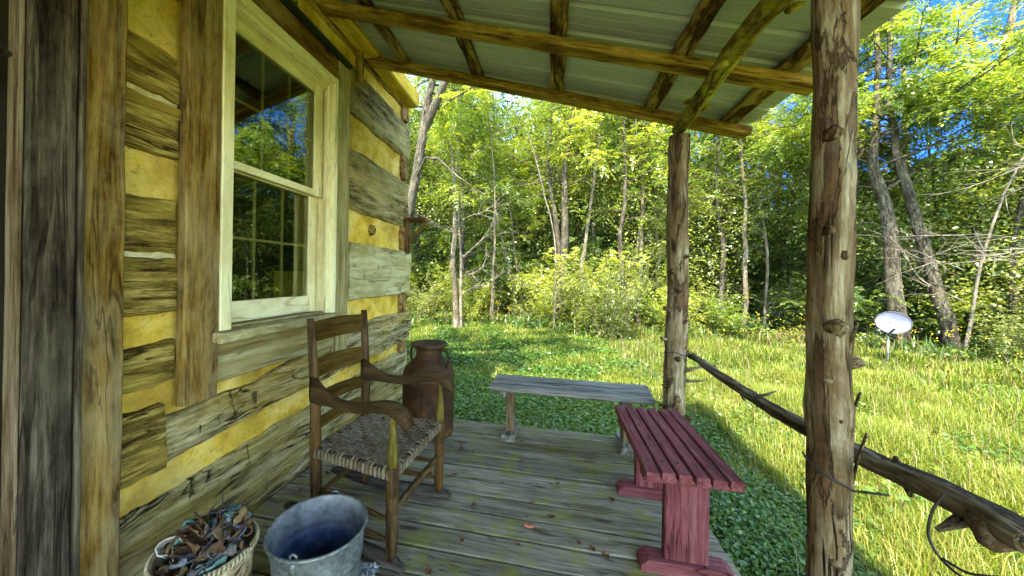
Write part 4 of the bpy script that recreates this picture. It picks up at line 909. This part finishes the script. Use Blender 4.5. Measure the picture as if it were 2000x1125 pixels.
# tree line: a polyline along the edge of the meadow
TL = [(-14, 14), (-3, 10.9), (.4, 11.6), (3.2, 10.3), (6, 10.4), (8.0, 10.2), (9.7, 8.3), (12.5, 7.0), (18, 5.5), (26, 4.0)]
def tl_y(x):
    for (a, b), (c, d) in zip(TL, TL[1:]):
        if x <= c: return b+(d-b)*(x-a)/(c-a)
    return TL[-1][1]
random.seed(77)
used = []
def where(X, Y, row):
    dx, dy = X-1.65, Y; z = -.212*dx+.977*dy; px = 930+690*(.977*dx+.212*dy)/max(z, .1)
    a = 'hidden side behind the cabin' if px < 780 else 'beside the cabin corner' if px < 960 else 'behind the grey bench' if px < 1130 else 'near the far post' if px < 1330 else 'left part between the posts' if px < 1460 else 'right part between the posts' if px < 1590 else 'right of the near post' if px < 1760 else 'right of the dish' if px < 2010 else 'outside the picture at right'
    return ('front row', 'second row', 'third row', 'back row')[row]+', '+a
kinds = ['grey barked mid green tree', 'slim pale barked yellow green tree', 'tall dark leaved tree', 'thin young pale leaved tree', 'slim grey trunked yellow green tree']
grp = ['grey barked woodland trees', 'slim pale woodland trees', 'dark leaved woodland trees', 'young pale trees at the wood edge', 'yellow green woodland trees']
nt_ = 0
for row, (off, step) in enumerate(((.9, 1.75), (3.0, 1.9), (5.4, 2.3), (8.5, 3.0))):
    x = -9.0+row*.6
    while x < 23-row:
        X = x+random.uniform(-.6, .6); Y = tl_y(X)+off+random.uniform(-.6, .8)
        if X < 5 and row < 2: k = random.choice((1, 4, 3, 1, 0))
        elif X > 8: k = random.choice((0, 2, 2, 4, 3))
        else: k = random.choice((0, 1, 2, 3, 4))
        s = random.uniform(.72, 1.05)*(1.0 if X < 7.6 else .70)
        place('woodland_tree', V_[k][0], V_[k][1], (X, Y, gz(X, Y)), random.uniform(0, 6.28), (s, s, s*random.uniform(.88, 1.1)), kinds[k]+', '+where(X, Y, row), 'tree', grp[k]); nt_ += 1
        x += step*random.uniform(.75, 1.25)
skinds = ['pale green leafy bush', 'mid green bush', 'low dark green bush', 'tall yellow green bush']
for row, (off, step) in enumerate(((0.0, .95), (1.5, 1.15), (3.6, 1.7))):
    x = -8.0
    while x < 21:
        X = x+random.uniform(-.3, .3); Y = tl_y(X)+off+random.uniform(-.3, .5)
        if not (6.9 < X < 8.3 and Y < 9.0):
            k = random.choice((0, 0, 1, 3)) if X < 5 else random.choice((0, 1, 2, 2, 1))
            s = random.uniform(.50, .85)*(1+.22*row)*(.8 if X > 5 else 1)
            place('bush', SH[k][0], SH[k][1], (X, Y, gz(X, Y)), random.uniform(0, 6.28), (s, s, s*random.uniform(.8, 1.15)), skinds[k]+', '+where(X, Y, row), 'bush', skinds[k]+' plants', 'foliage', 'stem')
        x += step*random.uniform(.7, 1.3)
# --- the big rounded bush in the middle of the tree line
b1 = shrub_mesh(9, 2.5, 1.7, 1900, LEAFP, .06, .4, 26)
place('big_bush', b1[0], b1[1], (3.0, 9.75, GZ), 0, (1, 1, 1), 'big rounded pale green bush standing out in front of the centre trees', 'bush', None, 'foliage', 'stem')
# --- particular trees
def special(name, pts, r0, label, mat, bark, **k):
    pts = np.array(pts, float); o = pts[0].copy(); H = pts[-1][2]-pts[0][2]
    # resample the trunk
    t = np.linspace(0, len(pts)-1, 15); i0 = np.clip(t.astype(int), 0, len(pts)-2); tp = pts[i0]+(pts[i0+1]-pts[i0])*(t-i0)[:, None]-o
    tp[1:-1, :2] += rng.normal(0, .02, (13, 2))
    a, b = tree_meshes(100+int(rng.integers(900)), H, r0, k.pop('h0', H*.45), k.pop('spread', 2.4), k.pop('nl', 20), mat, bark, trunkpts=tp, **k)
    return place(name, a, b, tuple(o), 0, (1, 1, 1), label, 'tree')
t1 = special('leaning_tree', [(-2.75, 9, GZ), (-2.2, 9, 2.95), (-1.75, 9, 5.6), (-1.55, 9, 7.2), (-1.4, 9.1, 10)], .17, 'leaning tree with rough grey bark forking beside the cabin corner', LEAFY, BARKG, h0=5.0, spread=3.0, nl=18, per=40, leaf=.12)
tb = TB(); tb.tube(np.array([(-1.78, 9, 5.3), (-1.45, 8.9, 5.9), (-1.15, 8.85, 6.5), (-.9, 8.8, 7.4), (-.7, 8.8, 8.6)])-np.array((-2.75, 9, GZ)), np.array([.12, .11, .10, .08, .05]), 10)
tb.tube(np.array([(-2.05, 9, 3.9), (-1.6, 8.6, 4.35), (-1.2, 8.4, 4.25), (-.6, 8.2, 3.7), (.1, 8.0, 3.2)])-np.array((-2.75, 9, GZ)), np.array([.04, .035, .03, .02, .01]), 6)
link_mesh('limb', tb.mesh('limb', BARKG), t1)
special('fork_trunk_tree', [(9.15, 9.5, GZ), (8.95, 9.5, 1.0), (8.80, 9.45, 2.8), (8.50, 9.5, 4.0), (8.62, 9.5, 5.2), (8.5, 9.6, 9)], .155, 'dark trunked tree with pale mottled bark high up behind the dish', LEAF, BARKG, h0=4.4, spread=3.1, nl=34, per=60, leaf=.12)
special('leaning_tree', [(10.1, 9.5, GZ), (9.75, 9.5, .9), (9.3, 9.5, 2.9), (8.90, 9.5, 4.4), (8.82, 9.5, 5.5), (8.8, 9.5, 9.5)], .13, 'leaning brown trunked tree crossing toward the pale mottled one', LEAFY, BARKG, h0=4.5, spread=3.1, nl=34, per=60, leaf=.11)
special('slim_tree', [(1.9, 11.4, GZ), (2.0, 11.4, 3), (1.95, 11.4, 5), (2.4, 11.3, 8)], .15, 'mottled trunk rising behind the big rounded bush', LEAF, BARKG, h0=4.2, nl=14)
special('slim_tree', [(2.1, 11.9, GZ), (1.75, 11.9, 3), (1.4, 11.9, 5), (1.6, 11.9, 8)], .11, 'thin dark trunk leaning left beside the mottled trunk', LEAFY, BARKG, h0=4.5, nl=14)
special('slim_tree', [(3.75, 10.6, GZ), (3.5, 10.6, 2), (3.6, 10.6, 4), (3.5, 10.6, 7)], .085, 'slender dark crooked trunk just left of the far post', LEAF, BARKG, h0=3.4, nl=14, spread=1.8)
special('slim_tree', [(-1.2, 10.4, GZ), (-1.35, 10.4, 2), (-1.3, 10.4, 3.6), (-1.5, 10.4, 6)], .10, 'pale sunlit trunk draped with bare vines near the cabin corner', LEAFY, BARKP, h0=3.6, nl=12, spread=1.8)
for i, (x, y, r, lab) in enumerate(((4.15, 11.2, .07, 'pale thin trunk left of the far post, nearest the dark crooked one'), (4.75, 11.6, .06, 'pale thin trunk second left of the far post'), (5.0, 11.0, .075, 'straight pale trunk close beside the far post'), (6.25, 11.2, .08, 'brown slim trunk right of the far post'), (6.7, 10.8, .07, 'leaning slim trunk between the two porch posts'), (-.25, 11.2, .06, 'thin pale sapling over the grey bench'), (12.2, 9.3, .13, 'dark trunk at the far right behind bare branches'), (10.9, 8.6, .10, 'straight dark trunk right of the leaning tree'))):
    special('slim_tree', [(x, y, GZ), (x+random.uniform(-.15, .15), y, 2), (x+random.uniform(-.2, .2), y, 4), (x+random.uniform(-.4, .4), y, 7.5)], r, lab, random.choice((LEAF, LEAFY)), BARKP if i not in (3, 6, 7) else BARKG, h0=4.0, nl=12, spread=1.7, per=24)
# a big tree behind the cabin whose crown overhangs the roof and shades the lawn
special('overhanging_tree', [(-6.3, 1.0, GZ), (-5.9, .8, 4), (-4.4, .7, 7), (-1.6, .9, 9), (.4, 1.0, 11.5)], .28, 'large tree leaning over the cabin roof from behind', LEAF, BARKG, h0=7.0, spread=3.6, nl=16, per=34, leaf=.13)
# --- bare dead branches
def bare(base, d, L, r, n=9, lvl=2, tb=None):
    tb = tb or TB(); lp = curve(base, d, L, 10, .09, .01); tb.tube(lp, r*(1-.85*np.linspace(0, 1, 11)), 6)
    for i in range(n):
        k = rng.integers(2, 10); dd = unit(lp[min(k+1, 10)]-lp[k-1])+rng.normal(0, .55, 3)
        if lvl: bare(lp[k], dd, L*rng.uniform(.3, .55), r*.5, max(3, n-3), lvl-1, tb)
    return tb
def dead(loc, specs, label, r=.05):
    tb = TB()
    for (z, a, el, L) in specs: bare((0, 0, z), (math.cos(a), math.sin(a), el), L, r*.4, 8, 2, tb)
    tb.tube(curve((0, 0, -.2), (.03, 0, 1), 6.0, 10, .05), r*(1-.7*np.linspace(0, 1, 11)), 8)
    e = empty('dead_tree', loc, label, 'tree'); link_mesh('bare_branches', tb.mesh('dead', TWIG), e)
dead((10.7, 7.5, GZ), ((3.7, 3.3, .2, 2.2), (3.5, 2.9, .05, 2.0), (2.3, 3.2, .12, 2.3), (2.5, 3.6, .2, 2.0), (1.7, 3.0, .05, 1.9)), 'dead tree of bare pale branches at the right edge of the meadow', .045)
dead((9.6, 8.9, GZ), ((1.9, 3.6, .3, 1.8), (2.6, 3.0, .2, 1.6), (1.3, 2.7, .4, 1.4)), 'small dead tree with bare twigs behind the satellite dish', .03)
dead((-1.0, 10.2, GZ), ((1.6, 5.5, .4, 1.3), (2.2, .3, .4, 1.4), (2.8, 3.6, .3, 1.2), (3.3, 5.9, .2, 1.3), (1.1, .2, .5, 1.1)), 'dead pale twiggy tree near the cabin corner', .045)
dead((.3, 12.8, GZ), ((4.9, .0, .15, 1.6), (5.2, 3.2, .2, 1.4), (5.0, .6, .0, 1.8)), 'pale dead snag high among yellow leaves', .07)
dead((1.7, 10.3, GZ), ((.8, .4, .5, 1.2), (1.0, 3.0, .5, 1.2), (.5, 5.0, .8, 1.1)), 'bare twiggy dead sapling left of the big rounded bush', .03)
# --- woods as masses: a leafy understorey between the trees, and the far woods
def mass(name, n, y0, y1, top, s0, s1, mat, label, thr=-.5, pw_=.9):
    x = rng.uniform(-12, 30, n); y = np.interp(x, [p[0] for p in TL], [p[1] for p in TL])+rng.uniform(y0, y1, n); z = GZ+top(x)*rng.uniform(0, 1, n)**pw_
    q = np.sin(x*1.3+z*.9+y*.5)+np.sin(y*1.7-z*1.5)+np.sin(x*2.9+1+z*.6)*.6+np.sin(z*2.3+y*2)*.6; k = q > thr; P = np.stack([x, y, z], 1)[k]; n = len(P)
    P += rng.normal(0, .15, (n, 3)); D = rng.normal(0, 1, (n, 3))*np.array([1, 1, .5]); Nn = rng.normal(0, .5, (n, 3))+np.array([0, -.3, 1.]); L = rng.uniform(s0, s1, n)
    tag(link_mesh(name, leaves(name, P, D, Nn, L, L*.55, mat)), label, 'woods', None, 'stuff')
topf = lambda x: 9.0+(1.2*np.sin(x*.8)+1.0*np.sin(x*1.9))*np.where(x > 8, .5, 1)-np.clip((x-6.5)/5, 0, 1)*3.9
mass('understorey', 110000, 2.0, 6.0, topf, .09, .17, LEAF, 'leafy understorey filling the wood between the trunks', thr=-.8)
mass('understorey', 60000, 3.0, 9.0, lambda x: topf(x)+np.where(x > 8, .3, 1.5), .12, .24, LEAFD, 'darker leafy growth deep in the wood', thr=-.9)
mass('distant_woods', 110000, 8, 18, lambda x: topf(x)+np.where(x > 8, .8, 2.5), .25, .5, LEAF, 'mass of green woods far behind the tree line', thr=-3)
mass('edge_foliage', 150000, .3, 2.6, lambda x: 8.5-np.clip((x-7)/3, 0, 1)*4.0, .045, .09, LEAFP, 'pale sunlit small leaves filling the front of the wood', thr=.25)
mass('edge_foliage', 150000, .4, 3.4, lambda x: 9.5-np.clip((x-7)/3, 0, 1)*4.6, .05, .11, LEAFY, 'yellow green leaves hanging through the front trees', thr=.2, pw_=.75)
# trunks standing in the deep wood
for i in range(26):
    a = R(random.uniform(-30, 62)); r = random.uniform(15.5, 19); x, y = 1+math.sin(a)*r, math.cos(a)*r
    tb = TB(); tb.tube(curve((0, 0, -.2), (random.uniform(-.08, .08), 0, 1), 9, 10, .04), .11*(1-.5*np.linspace(0, 1, 11)), 8); e = empty('bare_trunk', (x, y, GZ), 'bare straight trunk deep in the wood, '+where(x, y, 3), 'tree', 'trunks deep in the wood'); link_mesh('trunk', tb.mesh('deep', random.choice((BARKG, BARKP))), e)

# ------------------------------------------------------------------ MEADOW GRASS (stuff)
def in_meadow(x, y, marg=0.0):
    ty = np.interp(x, [p[0] for p in TL], [p[1] for p in TL])
    ok = (y < ty+.6)
    deck = (x > -.1) & (x < 2.56) & (y < 3.26); cab = (x < .05) & (y < 3.75)
    return ok & ~deck & ~cab
def blades(n, hfun, wid, mat, name, cx0, cx1, cy0, cy1, dens=None, lean=.35, z0=0.0):
    x = rng.uniform(cx0, cx1, n); y = rng.uniform(cy0, cy1, n); k = in_meadow(x, y)
    if dens is not None: k &= rng.uniform(0, 1, n) < dens(x, y)
    x = x[k]; y = y[k]; n = len(x); h = hfun(x, y)*rng.uniform(.5, 1.25, n); z = gzn(x, y)-.01+z0; a = rng.uniform(0, 6.28, n); ln = np.abs(rng.normal(lean, .22, n)); dx, dy = np.cos(a), np.sin(a)
    wx, wy = -dy, dx; dist = np.hypot(x-1.65, y); ww = wid*np.clip(dist/4, .8, 3.0)*rng.uniform(.7, 1.3, n)
    V = np.empty((n, 5, 3)); B0 = np.stack([x, y, z], 1); W = np.stack([wx*ww, wy*ww, np.zeros(n)], 1)
    M_ = B0+np.stack([dx*h*ln*.35, dy*h*ln*.35, h*.6], 1); T = B0+np.stack([dx*h*ln*1.2, dy*h*ln*1.2, h*(1-.35*ln)], 1)
    V[:, 0] = B0-W*.5; V[:, 1] = B0+W*.5; V[:, 2] = M_+W*.42; V[:, 3] = M_-W*.42; V[:, 4] = T
    i = np.arange(n)[:, None]*5; loops = np.concatenate([i+0, i+1, i+2, i+3, i+3, i+2, i+4], 1).ravel(); st = (np.arange(n)[:, None]*7+np.array([0, 4])).ravel()
    o = link_mesh(name, np_mesh(name, V.reshape(-1, 3), loops, st, mat)); return o
def patch(x, y): return .5+.25*np.sin(x*1.7+y*.6)+.25*np.sin(y*2.1-x*1.1+2)
shade = lambda x, y: ((x < 3.6) & (y < 5.4) | (x < 3.5)) 
hf_ = lambda x, y: (.7+.6*patch(x*3.1+1, y*2.7))*(.09+.12*np.clip((x-2.9)/1.5, 0, 1)+.05*patch(x, y)+.05*np.clip((y-6)/4, 0, 1))*np.where((x < 3.4) & (y < 5.2), .55, 1)
o = blades(190000, hf_, .0058, GRASSM, 'meadow_grass', -3.2, 9.0, 3.0, 11.5); tag(o, 'sunlit long meadow grass', 'grass', None, 'stuff')
o = blades(170000, hf_, .0048, GRASSM, 'near_grass', 2.4, 6.5, .2, 6.5, lambda x, y: np.where(x < 3.3, .7, 1.0)); tag(o, 'tall seeding grass beside the porch', 'grass', None, 'stuff')
o = blades(60000, hf_, .012, GRASSM, 'far_grass', 5.5, 16, 1.0, 10.5); tag(o, 'meadow grass running up to the wood on the right', 'grass', None, 'stuff')
# tall seed stalks
o = blades(5200, lambda x, y: .42+0*x, .003, STALKM, 'seed_stalks', 2.9, 9.5, 1.0, 10.5, None, .25); tag(o, 'thin straw coloured seed stalks over the grass', 'grass', None, 'stuff')
# rough weeds along the wood edge
def edge_dens(x, y):
    ty = np.interp(x, [p[0] for p in TL], [p[1] for p in TL]); return np.exp(-((y-ty+.15*np.sin(x*3)+.2*np.sin(x*1.1))/.6)**2)
o = blades(40000, lambda x, y: .30+.35*patch(x*2, y*2), .007, STALKM, 'edge_weeds', -4, 18, 3.5, 12.2, lambda x, y: edge_dens(x, y)*np.where(x > 5, 1, .25), .5); tag(o, 'brown dry weeds along the foot of the wood', 'weeds', None, 'stuff')
o = blades(70000, lambda x, y: .22+.30*patch(x+3, y), .012, WEEDM, 'edge_growth', -4, 18, 3.5, 12.2, edge_dens, .35); tag(o, 'green rough growth along the foot of the wood', 'weeds', None, 'stuff')
# flowers
n = 240; x = rng.uniform(-3, 13, n); ty = np.interp(x, [p[0] for p in TL], [p[1] for p in TL]); y = ty-rng.uniform(-.2, .9, n); k = rng.uniform(0, 1, n) < np.where((x < 1) | (x > 4), 1, .3); x = x[k]; y = y[k]; n = len(x)
P = np.stack([x, y, gzn(x, y)+rng.uniform(.35, .85, n)], 1); P = np.repeat(P, 5, 0)+rng.normal(0, .02, (n*5, 3)); D = rng.normal(0, 1, P.shape)+np.array([0, 0, .4])
tag(link_mesh('yellow_flowers', leaves('yellow_flowers', P, D, rng.normal(0, 1, P.shape)+np.array([0, -1, .5]), .03, .022, FLOWERM)), 'yellow flowers dotted along the wood edge', 'flowers', None, 'stuff')
# broad weeds in the shade beside the porch and over the lawn
def weeds(n, x0, x1, y0, y1, hmax, s0, s1, name, label, mat=WEEDM, dens=None):
    x = rng.uniform(x0, x1, n); y = rng.uniform(y0, y1, n); k = in_meadow(x, y)
    if dens is not None: k &= rng.uniform(0, 1, n) < dens(x, y)
    x = x[k]; y = y[k]; n = len(x); P = np.stack([x, y, gzn(x, y)+hmax*(.25+.75*patch(x*2.3, y*2.3))*rng.uniform(.15, 1, n)], 1)
    a = rng.uniform(0, 6.28, n); D = np.stack([np.cos(a), np.sin(a), rng.normal(.05, .35, n)], 1); Nn = rng.normal(0, .35, (n, 3))+np.array([0, 0, 1.]); L = rng.uniform(s0, s1, n)
    tag(link_mesh(name, leaves(name, P, D, Nn, L, L*.62, mat)), label, 'weeds', None, 'stuff')
weeds(95000, 2.45, 3.9, .3, 4.6, .13, .012, .044, 'shade_weeds', 'low broad leaved weeds in the shade beside the porch', dens=lambda x, y: np.clip(1.3-(x-2.9)*.9, .1, 1)*np.where((y < 2.2), .32, 1))
weeds(80000, -1.5, 3.8, 3.0, 6.6, .10, .025, .055, 'lawn_clover', 'clover and low weeds beyond the end of the porch')
weeds(70000, -3, 8.5, 6.0, 10.8, .16, .04, .09, 'lawn_weeds', 'broad leaved weeds scattered through the lawn')
weeds(90000, -4, 18, 5, 12, .55, .04, .10, 'edge_brush', 'broad leaved brush thickening toward the foot of the wood', LEAF, dens=edge_dens)
weeds(26000, 3.4, 9, 1.0, 8, .24, .03, .07, 'meadow_leaves', 'small leaves mixed into the tall grass', WEEDM)

# ------------------------------------------------------------------ DRY LEAVES ON THE PORCH
random.seed(91)
spots = [(1.02, 2.30, .05), (1.22, 2.02, .04), (1.35, 2.28, .03), (1.55, 2.12, .03), (1.66, 2.02, .045), (1.22, 1.74, .035), (1.5, 1.78, .03), (1.86, 1.83, .05), (1.80, 1.86, .03), (1.92, 1.80, .05), (1.12, 1.52, .05), (1.44, 1.47, .05), (1.6, 1.42, .04), (2.05, 1.62, .04), (1.08, 2.62, .03), (1.45, 2.58, .035), (.98, 2.66, .04), (1.7, 2.36, .03), (2.02, 2.26, .05), (1.3, 2.9, .03), (.72, 1.95, .05), (.62, 2.2, .04), (.86, 2.28, .03), (.25, 2.4, .05), (.2, 2.1, .05), (.33, 2.75, .04), (1.95, 2.75, .03), (2.3, 2.05, .04), (.15, 1.9, .05), (1.7, 1.62, .03)]
for k, (x, y, s) in enumerate(spots):
    m = MB(); a0 = random.uniform(0, 6.28); cu = random.uniform(.3, 1.3); ca, sa = math.cos(a0), math.sin(a0); rx = random.uniform(-.5, .5)
    def lf(u, v):
        w_ = math.sin(math.pi*min(1, u*.97+.03))**.8*(.42+.12*math.sin(u*14)); q = (v-.5)*2*w_; lx = (u-.5)*s; ly = q*s*.7; z = abs(q)*s*cu*.45+.25*s*(2*u-1)**2*cu+.002
        return (x+lx*ca-ly*sa, y+lx*sa+ly*ca, z)
    m.grid(lf, 9, 6); o = m.build('dry_leaf', DRYLEAF, None, True, origin=(x, y, 0)); tag(o, 'small curled dry leaf lying on the porch boards', 'leaf', 'dry leaves on the porch')
m = MB(); m.grid(lambda u, v: (1.545+(u-.5)*.05*(1-.3*v), 1.93+(v-.5)*.045, .004+.010*abs(u-.5)+.006*math.sin(v*5)), 6, 6)
tag(m.build('red_leaf', plain('red_leaf_colour', (.42, .10, .07), (.55, .20, .12), 30, .6), None, True, origin=(1.545, 1.93, 0)), 'single bright red leaf lying in the middle of the porch floor', 'leaf')
m = MB(); m.grid(lambda u, v: (.0+.055+.01*u, 2.34+(u-.5)*.035*(1-v), 1.10+v*.045), 5, 5); tag(m.build('dry_leaf', DRYLEAF, None, True, origin=(.06, 2.34, 1.1)), 'small dark red leaf caught in the window frame corner', 'leaf')
# crumpled clear plastic by the rocker
m = MB(); m.grid(lambda u, v: (.80+u*.10+.02*nz((u*5, v*5, 1)), 1.40+v*.09+.02*nz((u*5, v*5, 4)), .012+.03*abs(nz((u*6, v*6, 9)))), 16, 16)
tag(m.build('plastic_scrap', plain('crumpled_film', (.14, .15, .15), (.34, .36, .36), 30, .25, spec=.6), None, False, origin=(.85, 1.44, 0)), 'crumpled clear plastic scrap between the bucket and the chair leg', 'scrap')
